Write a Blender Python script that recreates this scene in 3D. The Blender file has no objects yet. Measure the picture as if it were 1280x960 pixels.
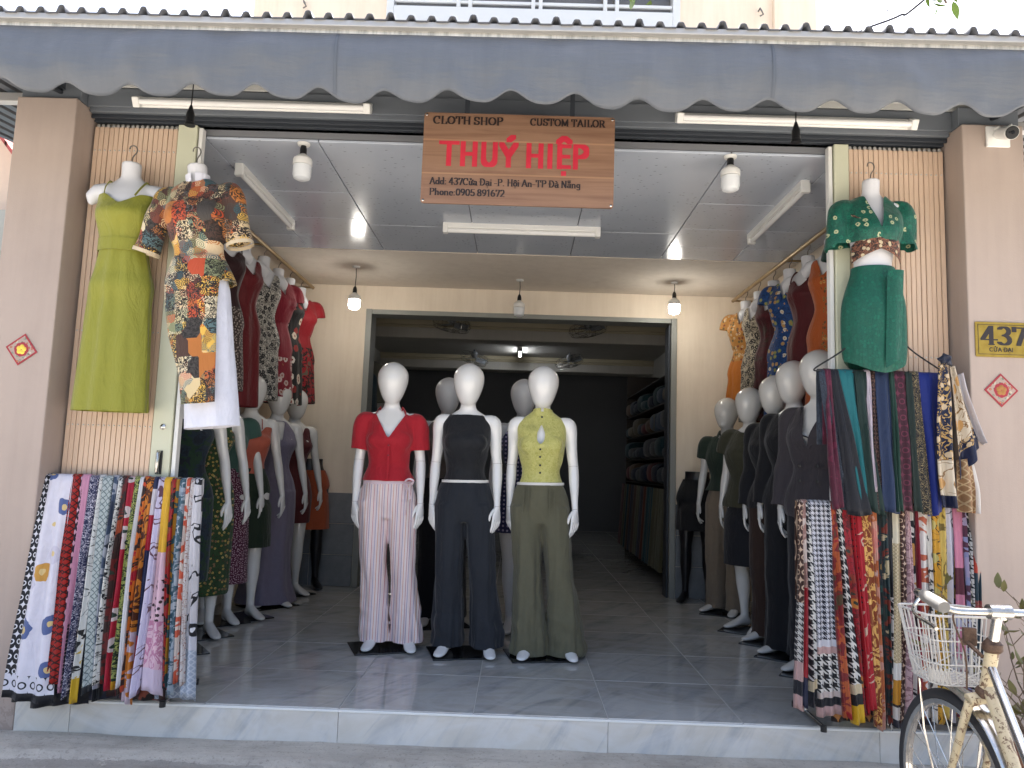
import bpy, bmesh, math, random
import numpy as np
from mathutils import Vector, Matrix, noise
random.seed(7)
S = bpy.context.scene
COL = S.collection
R = math.radians

# ---------------------------------------------------------------- camera, sky, sun, exposure
F_PX = 938.06
CAM = Vector((0, 0, 1.25))
RIGHT = Vector((0.9994107, 0.00626763, 0.03374852))
UP = Vector((-0.03284465, -0.11106378, 0.99327039))
FWD = Vector((-0.00997369, 0.99379352, 0.11079247))
cd = bpy.data.cameras.new('camera')
cd.sensor_width = 36.0
cd.lens = F_PX / 1280 * 36.0
cd.clip_start = 0.05
cd.clip_end = 2000
cam = bpy.data.objects.new('camera', cd)
COL.objects.link(cam)
mw = Matrix.Identity(4)
for i in range(3):
    mw[i][0], mw[i][1], mw[i][2], mw[i][3] = RIGHT[i], UP[i], -FWD[i], CAM[i]
cam.matrix_world = mw
S.camera = cam

SUN_EL, SUN_AZ = R(68), R(14)           # the sun stands behind the building, a little to the right
world = bpy.data.worlds.new('World')
S.world = world
world.use_nodes = True
wn = world.node_tree.nodes
sky = wn.new('ShaderNodeTexSky')
sky.sky_type = 'NISHITA'
sky.sun_disc = False
sky.sun_elevation = SUN_EL
sky.sun_rotation = SUN_AZ
sky.air_density = 1.0
sky.dust_density = 6.0
sky.ozone_density = 1.0
world.node_tree.links.new(sky.outputs[0], wn['Background'].inputs[0])
wn['Background'].inputs[1].default_value = 0.10
sd = bpy.data.lights.new('sun', 'SUN')
sd.energy = 5.0
sd.angle = R(0.5)
sd.color = (1.0, 0.975, 0.94)
sun = bpy.data.objects.new('sun', sd)
COL.objects.link(sun)
sv = Vector((math.sin(SUN_AZ) * math.cos(SUN_EL), math.cos(SUN_AZ) * math.cos(SUN_EL), math.sin(SUN_EL)))
sun.rotation_euler = sv.to_track_quat('Z', 'Y').to_euler()
sun.location = sv * 30
S.view_settings.view_transform = 'Standard'
S.view_settings.look = 'None'
S.view_settings.gamma = 1.0
S.view_settings.use_curve_mapping = False
S.view_settings.exposure = 2.38
S.render.engine = 'CYCLES'
S.cycles.use_denoising = True
S.cycles.max_bounces = 7
S.cycles.diffuse_bounces = 4
S.cycles.transparent_max_bounces = 12
S.cycles.sample_clamp_indirect = 8.0

# ---------------------------------------------------------------- geometry of the place
FZ = 0.14                       # shop floor
YF = 3.54                       # front of step and pillars
XL, XR = -2.245, 2.132          # inner faces of the two pillars / side walls
YB = 6.89                       # back wall of the front room
CEIL = 2.90

def ray(px, py):
    return RIGHT * ((px - 640) / F_PX) - UP * ((py - 480) / F_PX) + FWD
def at(px, py, Y):              # point of the place at depth Y
    d = ray(px, py)
    return CAM + d * (Y / d.y)
def on_z(px, py, z=FZ):         # point of the place at height z
    d = ray(px, py)
    return CAM + d * ((z - CAM.z) / d.z)

# ---------------------------------------------------------------- colour and node helpers
def lin(c):
    if isinstance(c, str):
        v = [int(c[i:i + 2], 16) / 255 for i in (0, 2, 4)]
        v = [x / 12.92 if x <= .04045 else ((x + .055) / 1.055) ** 2.4 for x in v]
        return (v[0], v[1], v[2], 1)
    return (c[0], c[1], c[2], 1)

class G:
    """a thin layer over a node tree: every call makes a node and returns its output socket"""
    def __init__(s, nt):
        s.nt = nt
    def node(s, t, **kw):
        n = s.nt.nodes.new(t)
        for k, v in kw.items():
            setattr(n, k, v)
        return n
    def put(s, inp, v):
        if isinstance(v, bpy.types.NodeSocket):
            s.nt.links.new(v, inp)
        elif v is not None:
            inp.default_value = v
    def m(s, op, a, b=None, c=None):
        n = s.node('ShaderNodeMath', operation=op)
        for i, v in enumerate((a, b, c)):
            if v is not None:
                s.put(n.inputs[i], v)
        return n.outputs[0]
    def lt(s, a, b): return s.m('LESS_THAN', a, b)
    def gt(s, a, b): return s.m('GREATER_THAN', a, b)
    def fr(s, a): return s.m('FRACT', a)
    def ab(s, a): return s.m('ABSOLUTE', a)
    def vec(s, kind='UV'):
        n = s.node('ShaderNodeTexCoord')
        if kind == 'UV':
            return n.outputs['UV']
        o = n.outputs['Object']
        if kind == 'Object':
            return o
        x, y, z = s.sep(o)
        return s.comb(x, z, 0.0) if kind == 'XZ' else s.comb(y, z, 0.0)
    def sep(s, v):
        n = s.node('ShaderNodeSeparateXYZ')
        s.put(n.inputs[0], v)
        return n.outputs[0], n.outputs[1], n.outputs[2]
    def comb(s, x, y, z=0.0):
        n = s.node('ShaderNodeCombineXYZ')
        for i, v in enumerate((x, y, z)):
            s.put(n.inputs[i], v)
        return n.outputs[0]
    def scale(s, v, sx, sy=None, sz=None):
        n = s.node('ShaderNodeVectorMath', operation='MULTIPLY')
        s.put(n.inputs[0], v)
        n.inputs[1].default_value = (sx, sx if sy is None else sy, sx if sz is None else sz)
        return n.outputs[0]
    def addv(s, a, b):
        n = s.node('ShaderNodeVectorMath', operation='ADD')
        s.put(n.inputs[0], a)
        s.put(n.inputs[1], b)
        return n.outputs[0]
    def noise(s, v, sc=1.0, det=3.0, rough=.55, dist=0.0):
        n = s.node('ShaderNodeTexNoise')
        s.put(n.inputs['Vector'], v)
        n.inputs['Scale'].default_value = sc
        n.inputs['Detail'].default_value = det
        n.inputs['Roughness'].default_value = rough
        n.inputs['Distortion'].default_value = dist
        return n.outputs[0]
    def noisec(s, v, sc=1.0):
        n = s.node('ShaderNodeTexNoise')
        s.put(n.inputs['Vector'], v)
        n.inputs['Scale'].default_value = sc
        return n.outputs[1]
    def vor(s, v, sc=1.0, rand=1.0, dim='2D', feat='F1', metric='EUCLIDEAN'):
        n = s.node('ShaderNodeTexVoronoi', voronoi_dimensions=dim, feature=feat, distance=metric)
        s.put(n.inputs['Vector'], v)
        n.inputs['Scale'].default_value = sc
        n.inputs['Randomness'].default_value = rand
        return n.outputs['Distance'], n.outputs['Color']
    def ramp(s, f, stops, const=False):
        n = s.node('ShaderNodeValToRGB')
        s.put(n.inputs[0], f)
        cr = n.color_ramp
        cr.interpolation = 'CONSTANT' if const else 'LINEAR'
        while len(cr.elements) < len(stops):
            cr.elements.new(1.0)
        for e, (p, c) in zip(cr.elements, stops):
            e.position = p
            e.color = lin(c)
        return n.outputs[0]
    def pal(s, f, cols):
        return s.ramp(f, [(i / len(cols), c) for i, c in enumerate(cols)], True)
    def mix(s, f, a, b, blend='MIX'):
        n = s.node('ShaderNodeMix', data_type='RGBA', blend_type=blend)
        s.put(n.inputs[0], f)
        s.put(n.inputs[6], lin(a) if isinstance(a, (str, tuple)) else a)
        s.put(n.inputs[7], lin(b) if isinstance(b, (str, tuple)) else b)
        return n.outputs[2]

MATS = {}
def mat(name, col, rough=.6, metal=0.0, bump=None, coat=0.0, spec=.5, sheen=0.0, emit=None, alpha=None, trans=0.0, var=0.0, sss=None):
    """col: hex / tuple / function(g) -> colour socket; bump: (scale, strength, distance) or function(g)->(height socket, strength, distance)"""
    if name in MATS:
        return MATS[name]
    m = bpy.data.materials.new(name)
    m.use_nodes = True
    nt = m.node_tree
    b = nt.nodes['Principled BSDF']
    g = G(nt)
    c = col(g) if callable(col) else lin(col)
    if var:
        n = g.noise(g.vec('Object'), 3.0, 5.0, .65)
        n2 = g.noise(g.vec('Object'), 23.0, 3.0, .6)
        f = g.m('ADD', g.m('MULTIPLY', n, var * 1.4), g.m('MULTIPLY', n2, var * .6))
        f = g.m('ADD', f, 1.0 - var)
        c = g.mix(1.0, c if not isinstance(c, tuple) else (c[0], c[1], c[2]), g.comb(f, f, f), 'MULTIPLY')
    g.put(b.inputs['Base Color'], c)
    g.put(b.inputs['Roughness'], rough(g) if callable(rough) else rough)
    b.inputs['Metallic'].default_value = metal
    b.inputs['Specular IOR Level'].default_value = spec
    b.inputs['Coat Weight'].default_value = coat
    b.inputs['Coat Roughness'].default_value = .08
    b.inputs['Sheen Weight'].default_value = sheen
    b.inputs['Transmission Weight'].default_value = trans
    if alpha is not None:
        b.inputs['Alpha'].default_value = alpha
    if emit:
        b.inputs['Emission Color'].default_value = lin(emit[0])
        b.inputs['Emission Strength'].default_value = emit[1]
    if bump:
        if callable(bump):
            h, st, di = bump(g)
        else:
            h, st, di = g.noise(g.vec('Object'), bump[0], 4.0, .6), bump[1], bump[2]
        n = g.node('ShaderNodeBump')
        n.inputs['Strength'].default_value = st
        n.inputs['Distance'].default_value = di
        g.put(n.inputs['Height'], h)
        g.put(b.inputs['Normal'], n.outputs[0])
    MATS[name] = m
    return m

# ---------------------------------------------------------------- woven and printed cloth
def p_plain(c, amt=.10):
    def f(g, v):
        n = g.noise(v, 30.0, 4.0)
        k = g.m('ADD', g.m('MULTIPLY', n, amt * 2), 1.0 - amt)
        return g.mix(1.0, c, g.comb(k, k, k), 'MULTIPLY')
    return f
def p_stripes(stops, s):
    def f(g, v):
        x, y, z = g.sep(v)
        return g.ramp(g.fr(g.m('MULTIPLY', x, s)), stops, True)
    return f
def p_hound(a, b, s):
    def f(g, v):
        x, y, z = g.sep(g.scale(v, s))
        ca, cb = g.lt(g.fr(x), .5), g.lt(g.fr(y), .5)
        di = g.lt(g.fr(g.m('MULTIPLY', g.m('ADD', x, y), 2.0)), .5)
        both = g.m('MULTIPLY', ca, cb)
        one = g.ab(g.m('SUBTRACT', ca, cb))
        return g.mix(g.m('ADD', both, g.m('MULTIPLY', one, di)), a, b)
    return f
def p_mono(a, b, s, r=.82):
    """four-pointed stars and rings set alternately, as on monogram cloth"""
    def f(g, v):
        x, y, z = g.sep(g.scale(v, s))
        row = g.m('FLOOR', y)
        xs = g.m('ADD', x, g.m('MULTIPLY', row, .5))
        fx, fy = g.ab(g.m('SUBTRACT', g.fr(xs), .5)), g.ab(g.m('SUBTRACT', g.fr(y), .5))
        star = g.lt(g.m('ADD', g.m('SQRT', fx), g.m('SQRT', fy)), r)
        rr = g.m('SQRT', g.m('ADD', g.m('MULTIPLY', fx, fx), g.m('MULTIPLY', fy, fy)))
        ring = g.lt(g.ab(g.m('SUBTRACT', rr, .3)), .07)
        alt = g.lt(g.fr(g.m('MULTIPLY', row, .5)), .25)
        k = g.m('ADD', g.m('MULTIPLY', star, alt), g.m('MULTIPLY', ring, g.m('SUBTRACT', 1.0, alt)))
        return g.mix(k, a, b)
    return f
def p_floral(base, cols, s, dens=.36, centre='d9b13a', leaf=None):
    def f(g, v):
        w = g.addv(v, g.scale(g.noisec(v, s * 2.2), .35 / s))
        c = p_plain(base)(g, v)
        if leaf:
            n = g.noise(w, s * 1.7, 3.0, .6, 1.2)
            c = g.mix(g.lt(g.ab(g.m('SUBTRACT', n, .5)), .045), c, leaf)
        d, rc = g.vor(w, s)
        r, gg, bb = g.sep(rc)
        c = g.mix(g.m('MULTIPLY', g.lt(d, dens), g.gt(bb, .25)), c, g.pal(r, cols))
        c = g.mix(g.m('MULTIPLY', g.lt(d, dens * .33), g.gt(bb, .25)), c, centre)
        return c
    return f
def p_lattice(a, b, s, w=.13):
    def f(g, v):
        x, y, z = g.sep(g.scale(v, s))
        p, q = g.ab(g.m('SUBTRACT', g.fr(g.m('ADD', x, y)), .5)), g.ab(g.m('SUBTRACT', g.fr(g.m('SUBTRACT', x, y)), .5))
        return g.mix(g.m('MAXIMUM', g.lt(p, w), g.lt(q, w)), a, b)
    return f
def p_scroll(a, b, s, w=.16, c=None):
    def f(g, v):
        n = g.noise(v, s, 2.0, .5, 1.6)
        k = g.lt(g.ab(g.m('SUBTRACT', g.fr(g.m('MULTIPLY', n, 5.0)), .5)), w)
        o = g.mix(k, a, b)
        if c:
            d, rc = g.vor(v, s * .8)
            o = g.mix(g.lt(d, .22), o, c)
        return o
    return f
def p_blotch(cols, s, dist=.6):
    def f(g, v):
        n = g.noise(v, s, 3.0, .55, dist)
        k = g.m('MULTIPLY_ADD', n, 2.4, -.7)
        return g.pal(k, cols)
    return f
def p_dots(a, b, s, r=.3, rand=.35):
    def f(g, v):
        d, rc = g.vor(v, s, rand)
        return g.mix(g.lt(d, r), a, b)
    return f
def p_script(a, b, s, w=.03):
    def f(g, v):
        n = g.noise(g.scale(v, 1.0, .55, 1.0), s, 2.0, .6, 2.2)
        return g.mix(g.lt(g.ab(g.m('SUBTRACT', n, .5)), w), p_plain(a)(g, v), b)
    return f
def p_patch(cols, s, line='1d1a18'):
    """patchwork: rectangular cells, each printed with its own rings or leaves"""
    def f(g, v):
        w = g.scale(v, s, s * .72)
        d, rc = g.vor(w, 1.0, .75, metric='CHEBYCHEV')
        r, gg, bb = g.sep(rc)
        base = g.pal(r, cols)
        d2, c2 = g.vor(v, s * 1.9)
        r2, g2, b2 = g.sep(c2)
        ring = g.lt(g.fr(g.m('MULTIPLY', d2, 4.5)), .5)
        ink = g.pal(r2, cols[::-1])
        o = g.mix(g.m('MULTIPLY', ring, g.gt(gg, .3)), base, ink)
        n = g.noise(v, s * 2.6, 3.0, .6, 1.5)
        o = g.mix(g.m('MULTIPLY', g.lt(g.ab(g.m('SUBTRACT', n, .5)), .05), g.gt(bb, .35)), o, line)
        return o
    return f
def p_vgrad(stops, v0, v1, over=None):
    """bands set across the cloth at heights v0..v1 (metres above the hem)"""
    def f(g, v):
        x, y, z = g.sep(v)
        k = g.m('DIVIDE', g.m('SUBTRACT', y, v0), v1 - v0)
        return g.ramp(k, stops, True)
    return f
def p_hem(p, bands):
    """pattern p with plain bands near the hem: bands = [(height, colour or pattern)], lowest last"""
    def f(g, v):
        x, y, z = g.sep(v)
        c = p(g, v)
        for h, b in bands:
            c = g.mix(g.lt(y, h), c, b(g, v) if callable(b) else b)
        return c
    return f
def p_side(p, w, b, right=False):
    """pattern p with a border of cloth b along one long edge, w metres wide (right: w is where it begins)"""
    def f(g, v):
        x, y, z = g.sep(v)
        return g.mix(g.gt(x, w) if right else g.lt(x, w), p(g, v), b(g, v) if callable(b) else b)
    return f
NCLOTH = [0]
def cloth(p, coord='UV', rough=.82, sheen=.15, weave=900.0, name=None, bump=.25):
    NCLOTH[0] += 1
    if isinstance(p, str):
        p = p_plain(p)
    return mat(name or 'cloth_%d' % NCLOTH[0], lambda g: p(g, g.vec(coord)), rough, sheen=sheen, spec=.3,
               bump=lambda g: (g.m('ADD', g.m('MULTIPLY', g.noise(g.vec('Object'), 42.0, 4.0, .6), .35), g.m('MULTIPLY', g.noise(g.scale(g.vec('Object'), 15.0, 15.0, 4.5), 1.0, 3.0, .55, 1.1), 1.5)), .55, .012))

# ---------------------------------------------------------------- mesh helpers
class MB:
    def __init__(s):
        s.v, s.f, s.uv, s.sm = [], [], None, True
    def add(s, vs, fs):
        n = len(s.v)
        s.v += [tuple(p) for p in vs]
        s.f += [tuple(i + n for i in f) for f in fs]
        return s
    def box(s, c, d, rz=0.0, rx=0.0, ry=0.0):
        hx, hy, hz = d[0] / 2, d[1] / 2, d[2] / 2
        m = Matrix.Rotation(rz, 3, 'Z') @ Matrix.Rotation(ry, 3, 'Y') @ Matrix.Rotation(rx, 3, 'X')
        vs = [m @ Vector((x * hx, y * hy, z * hz)) + Vector(c) for x in (-1, 1) for y in (-1, 1) for z in (-1, 1)]
        return s.add(vs, [(0, 1, 3, 2), (4, 6, 7, 5), (0, 4, 5, 1), (2, 3, 7, 6), (0, 2, 6, 4), (1, 5, 7, 3)])
    def span(s, a, b):
        return s.box([(a[i] + b[i]) / 2 for i in range(3)], [abs(a[i] - b[i]) for i in range(3)])
    def rings(s, rs, cap=True, closed=True):
        """rs: list of equal-length point lists"""
        n, k = len(rs), len(rs[0])
        vs = [p for r in rs for p in r]
        fs = []
        for i in range(n - 1):
            for j in range(k if closed else k - 1):
                j2 = (j + 1) % k
                fs.append((i * k + j, i * k + j2, (i + 1) * k + j2, (i + 1) * k + j))
        if cap:
            fs.append(tuple(range(k))[::-1])
            fs.append(tuple((n - 1) * k + j for j in range(k)))
        return s.add(vs, fs)
    def tube(s, pts, r, seg=8, cap=True, flat=1.0, loop=False):
        pts = [Vector(p) for p in pts]
        n = len(pts)
        rad = r if isinstance(r, (list, tuple)) else [r] * n
        rs, ref = [], None
        for i, p in enumerate(pts):
            if loop:
                t = pts[(i + 1) % n] - pts[i - 1]
            else:
                t = (pts[min(i + 1, n - 1)] - pts[max(i - 1, 0)])
            t.normalize()
            if ref is None:
                ref = Vector((0, 0, 1)) if abs(t.z) < .9 else Vector((1, 0, 0))
            a = ref - t * ref.dot(t)
            a.normalize()
            ref = a
            b = t.cross(a)
            rs.append([p + a * (math.cos(q) * rad[i]) + b * (math.sin(q) * rad[i] * flat) for q in [2 * math.pi * k / seg for k in range(seg)]])
        if loop:
            rs.append(rs[0])
        return s.rings(rs, cap and not loop)
    def lathe(s, prof, c=(0, 0, 0), seg=16, axis='Z', cap=True):
        rs = []
        for r, h in prof:
            ring = []
            for k in range(seg):
                q = 2 * math.pi * k / seg
                p = (r * math.cos(q), r * math.sin(q), h)
                if axis == 'Y':
                    p = (p[0], -p[2], p[1])
                elif axis == 'X':
                    p = (p[2], p[0], p[1])
                ring.append((p[0] + c[0], p[1] + c[1], p[2] + c[2]))
            rs.append(ring)
        return s.rings(rs, cap)
    def grid(s, fn, nu, nv, uvfn=None):
        vs = [fn(i / nu, j / nv) for j in range(nv + 1) for i in range(nu + 1)]
        fs = [(j * (nu + 1) + i, j * (nu + 1) + i + 1, (j + 1) * (nu + 1) + i + 1, (j + 1) * (nu + 1) + i) for j in range(nv) for i in range(nu)]
        if uvfn:
            s.uv = (s.uv or []) + [uvfn(i / nu, j / nv) for j in range(nv + 1) for i in range(nu + 1)]
        return s.add(vs, fs)
    def mesh(s, name, m=None, smooth=None, sharp=38):
        me = bpy.data.meshes.new(name)
        me.from_pydata(s.v, [], s.f)
        if s.uv:
            l = me.uv_layers.new(name='UVMap')
            idx = np.empty(len(me.loops), dtype=np.int32)
            me.loops.foreach_get('vertex_index', idx)
            l.data.foreach_set('uv', np.array(s.uv, dtype=np.float32)[idx].ravel())
        if m:
            me.materials.append(m)
        if smooth or (smooth is None and s.sm):
            me.shade_smooth()
            try:
                me.set_sharp_from_angle(angle=R(sharp))
            except Exception:
                pass
        me.validate()
        return me
    def build(s, name, m=None, parent=None, smooth=None, bevel=0.0, sharp=38):
        return put(name, s.mesh(name, m, smooth, sharp), parent, bevel)

def put(name, me, parent=None, bevel=0.0):
    o = bpy.data.objects.new(name, me)
    COL.objects.link(o)
    o.parent = parent
    if bevel:
        b = o.modifiers.new('edge', 'BEVEL')
        b.width = bevel
        b.segments = 2
        b.limit_method = 'ANGLE'
        b.angle_limit = R(50)
    return o
def tag(o, label, cat, group=None):
    o['label'] = label
    o['category'] = cat
    if group:
        o['group'] = group
    return o
def thing(name, label, cat, loc=(0, 0, 0), rz=0.0, group=None):
    o = bpy.data.objects.new(name, None)
    COL.objects.link(o)
    o.location = loc
    o.rotation_euler = (0, 0, rz)
    return tag(o, label, cat, group)
def struct(o):
    o['kind'] = 'structure'
    return o
def copy_tree(o, parent=None):
    c = o.copy()
    COL.objects.link(c)
    c.parent = parent
    for ch in list(o.children):
        copy_tree(ch, c)
    return c
def fuse(mb, voxel, smooth=4, name='fused'):
    """one continuous skin round overlapping closed pieces"""
    me = mb.mesh('tmp', None, False)
    o = bpy.data.objects.new('tmp', me)
    COL.objects.link(o)
    r = o.modifiers.new('r', 'REMESH')
    r.mode = 'VOXEL'
    r.voxel_size = voxel
    r.use_smooth_shade = True
    if smooth:
        sm = o.modifiers.new('s', 'SMOOTH')
        sm.iterations = smooth
        sm.factor = .5
    dg = bpy.context.evaluated_depsgraph_get()
    out = bpy.data.meshes.new_from_object(o.evaluated_get(dg))
    out.name = name
    bpy.data.objects.remove(o)
    bpy.data.meshes.remove(me)
    out.shade_smooth()
    return out
def shape(me, keep=None, disp=None):
    """cut openings out of a cloth skin and push folds into it"""
    if disp:
        n = len(me.vertices)
        co = np.empty(n * 3, dtype=np.float32)
        no = np.empty(n * 3, dtype=np.float32)
        me.vertices.foreach_get('co', co)
        me.vertices.foreach_get('normal', no)
        co, no = co.reshape(-1, 3), no.reshape(-1, 3)
        d = np.array([disp(p) for p in co.tolist()], dtype=np.float32)
        co = co + no * d[:, None]
        me.vertices.foreach_set('co', co.ravel())
    if keep:
        bm = bmesh.new()
        bm.from_mesh(me)
        dead = [f for f in bm.faces if not keep(*f.calc_center_median(), f.normal)]
        bmesh.ops.delete(bm, geom=dead, context='FACES')
        nb = {}
        for e in bm.edges:                          # run the cut edges smooth, as a hem would be
            if e.is_boundary:
                nb.setdefault(e.verts[0], []).append(e.verts[1])
                nb.setdefault(e.verts[1], []).append(e.verts[0])
        nb = {v: n for v, n in nb.items() if len(n) == 2}
        for _ in range(9):
            new = {v: v.co * .5 + (n[0].co + n[1].co) * .25 for v, n in nb.items()}
            for v, c in new.items():
                v.co = c
        bm.to_mesh(me)
        bm.free()
    me.update()
    return me
def nz(x, y, z, k=0):
    return noise.noise(Vector((x + k * 7.31, y - k * 3.7, z + k * 1.9)))
def crom(keys, n):
    """smooth rows of numbers through the key rows"""
    k = np.array(keys, dtype=float)
    out = []
    for t in np.linspace(0, len(k) - 1, n):
        i = min(int(t), len(k) - 2)
        u = t - i
        p0, p1, p2, p3 = k[max(i - 1, 0)], k[i], k[i + 1], k[min(i + 2, len(k) - 1)]
        out.append(.5 * ((2 * p1) + (-p0 + p2) * u + (2 * p0 - 5 * p1 + 4 * p2 - p3) * u * u + (-p0 + 3 * p1 - 3 * p2 + p3) * u ** 3))
    return out
def loft(mb, keys, n=24, seg=24, fold=None, cap=True):
    """keys: (z, cx, cy, rx, ry); horizontal elliptical rings"""
    rs = []
    rows = crom(keys, n)
    for i, (z, cx, cy, rx, ry) in enumerate(rows):
        t = i / (n - 1)
        ring = []
        for j in range(seg):
            q = 2 * math.pi * j / seg
            c, s_ = math.cos(q), math.sin(q)
            d = fold(q, t, z) if fold else 0.0
            ring.append((cx + (rx + d) * c, cy + (ry + d) * s_, z))
        rs.append(ring)
    mb.rings(rs, cap)
    return mb

# ================================================================ MATERIALS OF THE PLACE
def plaster(name, base, stain):
    def c(g):
        v = g.vec('Object')
        a = g.noise(v, 1.3, 6.0, .7)
        b = g.noise(g.scale(v, 14.0, 14.0, 1.2), 1.0, 4.0, .6)
        k = g.m('MULTIPLY', g.m('SUBTRACT', g.m('MULTIPLY', a, b), .17), 1.6)
        k = g.m('MINIMUM', g.m('MAXIMUM', k, 0.0), .55)
        o = g.mix(k, base, stain)
        x, y, z = g.sep(v)
        sp_ = g.gt(g.noise(g.scale(v, 1.0, 1.0, .7), 6.0, 6.0, .75, .5), g.m('MULTIPLY_ADD', z, .55, .50))
        o = g.mix(g.m('MULTIPLY', sp_, .35), o, '7d6f66')
        chip = g.gt(g.noise(v, 3.1, 8.0, .8, .3), .745)
        return g.mix(g.m('MULTIPLY', chip, .5), o, 'a08f86')
    return mat(name, c, .82, bump=(160.0, .18, .003))
M_PILLAR = plaster('pillar_paint', 'a8998f', '8e8077')
M_CREAM = plaster('cream_plaster', 'efe2cf', 'cdbba3')
M_WALL = plaster('wall_paint', 'e8dccb', 'c6b6a0')
M_FACADE = plaster('facade_paint', 'f6e2c8', 'd9c0a0')
M_SOFFIT = plaster('soffit_paint', 'e0d6c9', 'c0b4a6')
M_WHITE = mat('white_paint', 'dcdcd8', .45, var=.08)
M_WHITEM = mat('white_enamel', 'e6e6e2', .3, var=.06)
M_DARKM = mat('dark_metal', '3b4047', .5, metal=.3, var=.15)
M_BLACK = mat('black_plastic', '17181a', .4)
M_CHROME = mat('worn_chrome', lambda g: g.ramp(g.noise(g.vec('Object'), 30.0, 5.0, .7), [(.0, '8a7a66'), (.42, 'b9b7b2'), (1.0, 'd8d8d6')]), .22, metal=.95)
M_ALU = mat('aluminium', lambda g: g.ramp(g.noise(g.scale(g.vec('Object'), 30.0, 4.0, 3.0), 1.0, 5.0, .7), [(.3, '8d8c88'), (.55, 'c3c2bd'), (.8, 'd6d5d0')]), .38, metal=.55)
M_WIRE = mat('steel_wire', '6f6c68', .4, metal=.7)
def marble(dark):
    def c(g):
        v = g.vec('Object')
        oi = g.node('ShaderNodeObjectInfo')
        v = g.addv(v, g.scale(g.comb(oi.outputs['Random'], oi.outputs['Random'], 0.0), 17.0, 9.0, 0.0))
        n = g.noise(g.scale(v, 1.0, 2.2, 1.6), 1.6, 7.0, .62, 1.3)
        vein = g.m('SUBTRACT', 1.0, g.m('MULTIPLY', g.ab(g.m('SUBTRACT', n, .5)), 9.0))
        vein = g.m('MULTIPLY', g.m('MAXIMUM', vein, 0.0), .35)
        b = g.ramp(g.noise(v, 1.1, 6.0, .66, .6), [(.3, '989691' if dark else 'c2bdb3'), (.6, 'b1afa9' if dark else 'd0cbc1'), (.8, 'bfbcb6' if dark else 'dbd6cc')])
        x, y, z = g.sep(v)
        yz = g.m('ADD', y, z)
        d1 = g.m('ADD', g.m('MULTIPLY', x, .55), g.m('MULTIPLY', yz, .85))
        d2 = g.m('SUBTRACT', g.m('MULTIPLY', x, .85), g.m('MULTIPLY', yz, .55))
        st_ = g.noise(g.comb(g.m('MULTIPLY', d1, 1.6), g.m('MULTIPLY', d2, 9.0), 0.0), 1.0, 6.0, .62, .8)
        b = g.mix(g.m('MULTIPLY', g.m('MAXIMUM', g.m('SUBTRACT', st_, .50), 0.0), 3.2), b, '757a7f' if dark else '949aa0')
        return g.mix(vein, b, 'bfc2c3' if dark else 'dedfdf')
    return c
M_TILE = mat('floor_marble', marble(True), lambda g: g.m('MULTIPLY_ADD', g.noise(g.vec('Object'), 5.0, 5.0, .7), .035, .012), spec=.6)
M_RISER = mat('riser_marble', marble(False), lambda g: g.m('MULTIPLY_ADD', g.noise(g.vec('Object'), 6.0, 5.0, .7), .25, .2))
M_GROUT = mat('grout', 'a5a49f', .9, var=.2)
M_WAINS = mat('wainscot_tile', lambda g: g.ramp(g.noise(g.vec('Object'), 6.0, 6.0, .7), [(.3, '6f7378'), (.7, '85898d')]), .35)
def concrete(g):
    v = g.vec('Object')
    a = g.noise(v, 2.2, 8.0, .72, .4)
    b = g.noise(g.scale(v, 1.0, 7.0, 1.0), 3.0, 6.0, .75, .6)
    c = g.ramp(a, [(.25, '8d877c'), (.45, 'aea69a'), (.62, 'beb6a9'), (.8, 'cbc3b6')])
    k = g.m('MULTIPLY', g.m('MAXIMUM', g.m('SUBTRACT', b, .5), 0.0), 1.6)
    c = g.mix(k, c, '6f6b66')
    x, y, z = g.sep(v)
    low = g.lt(z, g.m('MULTIPLY_ADD', g.noise(v, 9.0, 5.0, .7), .03, -.045))
    c = g.mix(g.m('MULTIPLY', low, .4), c, '5f5b56')
    return g.mix(g.m('MULTIPLY', g.gt(g.noise(v, 60.0, 3.0, .6), .62), .25), c, '3f3d3a')
M_CONC = mat('pavement_concrete', concrete, .88, bump=lambda g: (g.m('ADD', g.noise(g.vec('Object'), 30.0, 6.0, .7), g.m('MULTIPLY', g.noise(g.vec('Object'), 5.0, 4.0, .6), 2.0)), .5, .02))
M_ROAD = mat('asphalt', lambda g: g.ramp(g.noise(g.vec('Object'), 40.0, 6.0, .7), [(.3, '716f6b'), (.7, '8d8a85')]), .9, bump=(90.0, .5, .01))
def pvc(g):
    v = g.vec('Object')
    c = g.ramp(g.noise(v, 1.5, 4.0), [(.3, 'b4bcc8'), (.7, 'c0c7d2')])
    d, rc = g.vor(g.scale(v, 1.0, 2.0, 1.0), 21.0, 1.0, '3D')
    r, gg, bb = g.sep(rc)
    k = g.m('MULTIPLY', g.lt(d, .17), g.gt(r, .45))
    return g.mix(g.m('MULTIPLY', k, .6), c, '6d7076')
M_PVC = mat('ceiling_panel_print', pvc, .17, spec=.5)
M_SEAM = mat('ceiling_seam', '77797d', .6)

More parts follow.
